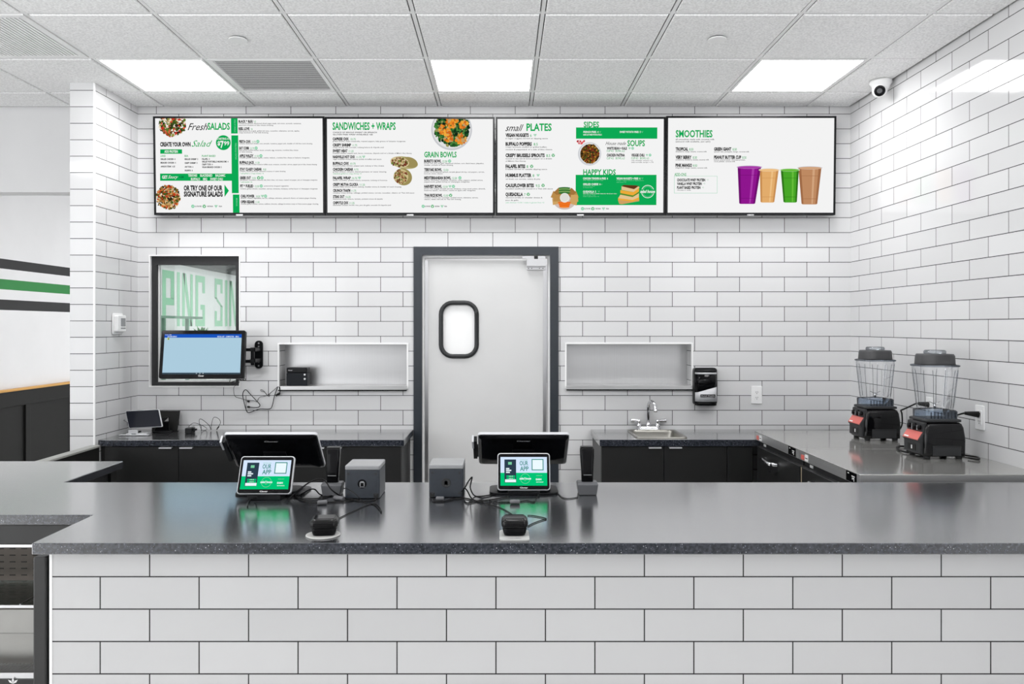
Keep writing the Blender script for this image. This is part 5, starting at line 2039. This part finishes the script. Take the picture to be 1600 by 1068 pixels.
part('swing_arm', arm, t, bevel=.002)
pt = MB(SATINB)
ph, pwid = .093, .027
pt.prism(rrect(pc.x - o.x - pwid, pc.x - o.x + pwid, pc.z - o.z - ph, pc.z - o.z + ph, .026, 6), D - o.y - .012, D - o.y - .0005, 'xz')
pt.cyl((pc.x - o.x - .004, .115, 0), .012, pc.z - o.z - .065, pc.z - o.z + .05, 14)
for z in (.036, -.036):
    pt.box(pc.x - o.x - .016, pc.x - o.x + .016, .11, D - o.y - .010, pc.z - o.z + z - .012, pc.z - o.z + z + .012)
pt.use(ALU)
for z in (.075, .052, -.048, -.075):
    pt.lathe([(.006, D - o.y - .014), (.006, D - o.y - .012)], (pc.x - o.x, 0, pc.z - o.z + z), 12, 'y')
part('wall_plate', pt, t, bevel=.002)

p = W(447.5, 606, 5.185)
q = W(479.5, 574, 5.185)
hz = HA[2] + .0206
t = thing('ticket_printer', 'small black ticket printer on the left hatch shelf', 'printer', ((p.x + q.x) / 2, 5.185, hz))
w, h = (q.x - p.x) / 2, q.z - hz
part('body', MB(pm('navy_black_plastic', rgb(17, 21, 27), .4, spec=.2)).box(-w, w, 0, .09, 0, h * .70), t, bevel=.004)
lid = MB(SATINB).box(-w, w, .002, .09, h * .705, h)
part('top_cover', lid, t, bevel=.006)
nm = MB(WHITEL)
nm.T = Matrix(((1, 0, 0, 0), (0, 0, -1, 0), (0, 1, 0, 0), (0, 0, 0, 1)))
vs, fs = glyphs('Clover', .02)
a, b_ = min(v[0] for v in vs), max(v[0] for v in vs)
nm.add([(-w + .010 + (v[0] - a) / (b_ - a) * .030, h * .83 + v[1] * .008, .0 - .001) for v in vs], fs)
part('brand_mark', nm, t)
for z in (.62, .38):
    part('button', MB(WHITE).lathe([(.0062, -.004), (.0062, 0)], (w - .014, 0, h * z), 14, 'y'), t, label='white button')

# cables between the monitor and the hatch
zz = lambda x, y: (370 + x * .1498, 500 + y * .1498)


def hang(pts, d=5.175):
    return [lift(zz, x, y, dd[0] if dd else d) for x, y, *dd in pts]


cable(hang([(30, 610, 5.0), (20, 660, 5.10), (-30, 700, 5.15), (-20, 790, 5.17), (40, 815), (110, 835), (180, 840), (210, 850), (225, 820), (245, 800), (320, 785), (330, 775), (380, 735), (430, 690)]),
      'thin black cord hanging on the tiles from the wall monitor to the hatch', r=.0017, plugs=(((*zz(110, 845), 5.172), (*zz(132, 848), 5.172), .0065),))
cable(hang([(320, 785), (290, 750), (255, 740), (252, 725), (280, 735), (310, 775), (335, 795), (345, 780), (325, 775)], 5.179),
      'small loop of thin black cord tied beside the hatch corner', r=.0015)
cable(hang([(430, 690), (410, 740), (390, 800), (370, 890), (340, 925), (230, 928), (130, 962), (100, 940), (75, 850), (62, 780), (75, 735), (100, 728), (140, 770), (210, 845), (240, 880), (230, 905), (190, 910), (120, 905)], 5.170),
      'looped black power cord with a plug end hanging below the hatch corner', r=.0028, plugs=(((*zz(110, 903), 5.170), (*zz(135, 906), 5.170), .0065),))
cable(hang([(60, 605, 4.98), (90, 612, 5.03), (85, 625, 5.08), (20, 615, 5.03), (-40, 600, 4.99)]),
      'short black cord sagging beneath the right half of the wall monitor', r=.0024)
cable(hang([(-60, 600, 4.98), (-75, 640, 5.06), (-70, 660, 5.10), (-40, 640, 5.09), (60, 620, 5.06), (75, 610, 5.02)]),
      'short black cord looping lowest beneath the wall monitor', r=.0024)
cable([(*zz(440, 690), 5.16), (*zz(450, 740), 5.165), (*zz(445, 765), 5.168)],
      'stubby black cable end with a connector below the left end of the hatch shelf', r=.003, plugs=(((*zz(408, 785), 5.168), (*zz(450, 760), 5.168), .0075),))

# ------------------------------------------------------------------ tablet corner on the left back counter
Tt, Tb = W(223, 640.5, 4.93), W(227, 667.5, 4.90)
base = ON(229, 674, BT)
t = thing('tablet', 'dark tablet propped on a silver stand on the left back counter', 'tablet', (base.x, 4.93, BT))
o = t.location
M = panel_matrix(Tt - o, Tb - o) @ Matrix.Rotation(math.radians(3), 4, 'Z')
hw, hh = .108, .058
b = MB(SILVERP)
b.T = M
b.prism(rrect(-hw, hw, -hh, hh, .008), -.010, 0)
tb = part('case', b, t, bevel=.002)
fc = MB(pm('tablet_glass', rgb(27, 29, 37), .12, spec=.12))
fc.T = M
fc.prism(rrect(-hw + .003, hw - .005, -hh + .003, hh - .003, .007), 0, .001)
part('glass_face', fc, tb)
st = MB(SILVERP)
st.box(-.085, .10, -.055, -.03, .002, .008)
st.box(-.04, -.01, -.05, .03, .002, .016).box(.02, .085, -.045, .02, .002, .014)
st.use(SATINB).box(-.015, .02, -.04, .03, .008, .022)
st.use(SILVERP).box(-.03, .03, -.042, -.034, .012, .035)
part('stand', st, t, bevel=.002)
zt = lambda x, y: (140 + x * .1375, 620 + y * .1375)
cd = MB(GCABLE)
cd.tube([W(*zt(430, 290), 4.94) - o, W(*zt(390, 265), 5.0) - o, W(*zt(330, 255), 5.05) - o, W(*zt(305, 220), 5.08) - o, W(*zt(340, 190), 5.08) - o, W(*zt(370, 235), 5.05) - o, W(*zt(400, 262), 5.0) - o], .0018, 6)
cd.tube([W(*zt(430, 290), 4.94) - o, ON(*zt(432, 360), BT + .006) - o, ON(*zt(450, 395), BT + .006) - o, ON(*zt(510, 425), BT + .006) - o, ON(*zt(620, 420), BT + .006) - o, ON(*zt(720, 408), BT + .006) - o], .0022, 6)
part('cord', cd, t)

p0, p1 = W(247, 667, 5.10), W(279.5, 641, 5.13)
mb = MB(BLACKW)
mb.T = Matrix.Translation((0, 0, 0))
zb = BT + .0006
mb.prism([(W(238, 0, 5.08).x, 5.09), (W(277.5, 0, 5.08).x, 5.09), (W(277.5, 0, 5.08).x, 5.098), (W(238, 0, 5.08).x, 5.098)], zb, zb + .004)
mb.add([(W(238, 0, 5.1).x, 5.09, zb), (W(277.5, 0, 5.1).x, 5.09, zb), (W(280, 0, 5.14).x, 5.15, W(0, 641.5, 5.15).z), (W(238, 0, 5.14).x, 5.15, W(0, 641.5, 5.15).z),
        (W(238, 0, 5.1).x, 5.098, zb), (W(277.5, 0, 5.1).x, 5.098, zb), (W(280, 0, 5.14).x, 5.158, W(0, 641.5, 5.15).z), (W(238, 0, 5.14).x, 5.158, W(0, 641.5, 5.15).z)],
       [(0, 1, 2, 3), (4, 7, 6, 5), (0, 4, 5, 1), (1, 5, 6, 2), (2, 6, 7, 3), (3, 7, 4, 0)])
single('folded_board', mb, 'dark flat panel leaning on the tiles behind the propped tablet', 'panel')
t = thing('phone_stand', 'small glossy black handset leaning in a stand behind the tablet', 'phone', (W(253, 0, 5.03).x, 5.03, BT))
ph_ = MB(GLOSSB)
ph_.add([(-.050, 0, .010), (.048, 0, .010), (.030, .035, .098), (-.020, .035, .090), (-.050, .010, .010), (.048, .010, .010), (.030, .045, .098), (-.020, .045, .090)],
        [(0, 1, 2, 3), (4, 7, 6, 5), (0, 4, 5, 1), (1, 5, 6, 2), (2, 6, 7, 3), (3, 7, 4, 0)])
part('handset', ph_, t, bevel=.003)
part('cradle', MB(SATINB).box(-.055, .055, -.02, .045, .0006, .010), t, bevel=.002)

t = thing('charger', 'black charger brick with a looped cord on the left back counter', 'charger', (W(297, 0, 5.0).x, 5.0, BT))
o = t.location
part('brick', MB(SATINB).box(-.022, .022, -.03, .03, .0006, .036), t, bevel=.003)
part('plug', MB(SATINB).box(.022, .042, -.012, .012, .018, .030), t, bevel=.002)
cd = MB(CABLE)
cd.tube([W(*zt(1190, 330), 4.98) - o, ON(*zt(1140, 345), BT + .025) - o, ON(*zt(1130, 330), BT + .03) - o, W(*zt(1180, 295), 5.0) - o, W(*zt(1250, 310), 5.0) - o, W(*zt(1320, 345), 5.0) - o, ON(*zt(1330, 370), BT + .006) - o, ON(*zt(1280, 378), BT + .006) - o,
         W(*zt(1255, 330), 5.02) - o, W(*zt(1245, 270), 5.02) - o, W(*zt(1262, 248), 5.02) - o, W(*zt(1310, 278), 5.02) - o, W(*zt(1360, 325), 5.02) - o, ON(*zt(1380, 372), BT + .006) - o, W(*zt(1382, 330), 5.0) - o, W(*zt(1400, 250), 5.0) - o,
         W(*zt(1425, 228), 5.0) - o, W(*zt(1470, 250), 5.0) - o, W(*zt(1487, 290), 5.0) - o, W(*zt(1465, 335), 5.0) - o, ON(*zt(1448, 368), BT + .006) - o], .0016, 6)
cd.tube([W(*zt(1468, 335), 5.0) - o, ON(*zt(1446, 366), BT + .008) - o], .004, 8)
part('cord', cd, t)

# ------------------------------------------------------------------ things seen through the window
t = thing('divider_rail', 'thin grey-green rail on posts seen through the window', 'rail', (-4.2, 9.6, 0))
RG = pm('grey_green_paint', rgb(86, 124, 104), .4)
part('rail', MB(RG).box(-.02, .02, -.35, 1.2, W(0, 497, 9.7).z, W(0, 493, 9.7).z), t)
for y in (.0, .72):
    part('post', MB(RG).box(-.02, .02, y - .02, y + .02, 0, W(0, 497, 9.7).z), t)
pp = W(314, 514, 10.6)
t = thing('potted_plant', 'small green plant seen through the window above the wall monitor', 'plant', (pp.x, pp.y, 0))
part('plant_pedestal', MB(PAINT).box(-.12, .12, -.12, .12, 0, 1.25), t)
part('pot', MB(WHITE).lathe([(.07, 1.2505), (.10, 1.45)], n=20), t)
lf_ = MB(LEAF)
R = random.Random(5)
for i in range(60):
    a, e, ln = R.uniform(0, 6.28), R.uniform(-.1, 1.2), R.uniform(.08, .2)
    d = Vector((math.cos(a) * math.cos(e), math.sin(a) * math.cos(e), math.sin(e)))
    s = d.cross(Vector((0, 0, 1)))
    s = s.normalized() * .025 if s.length > .01 else Vector((.025, 0, 0))
    b0 = Vector((0, 0, 1.43))
    lf_.add([tuple(b0), tuple(b0 + d * ln * .5 + s), tuple(b0 + d * ln), tuple(b0 + d * ln * .5 - s)], [(0, 1, 2, 3)])
part('foliage', lf_, t)
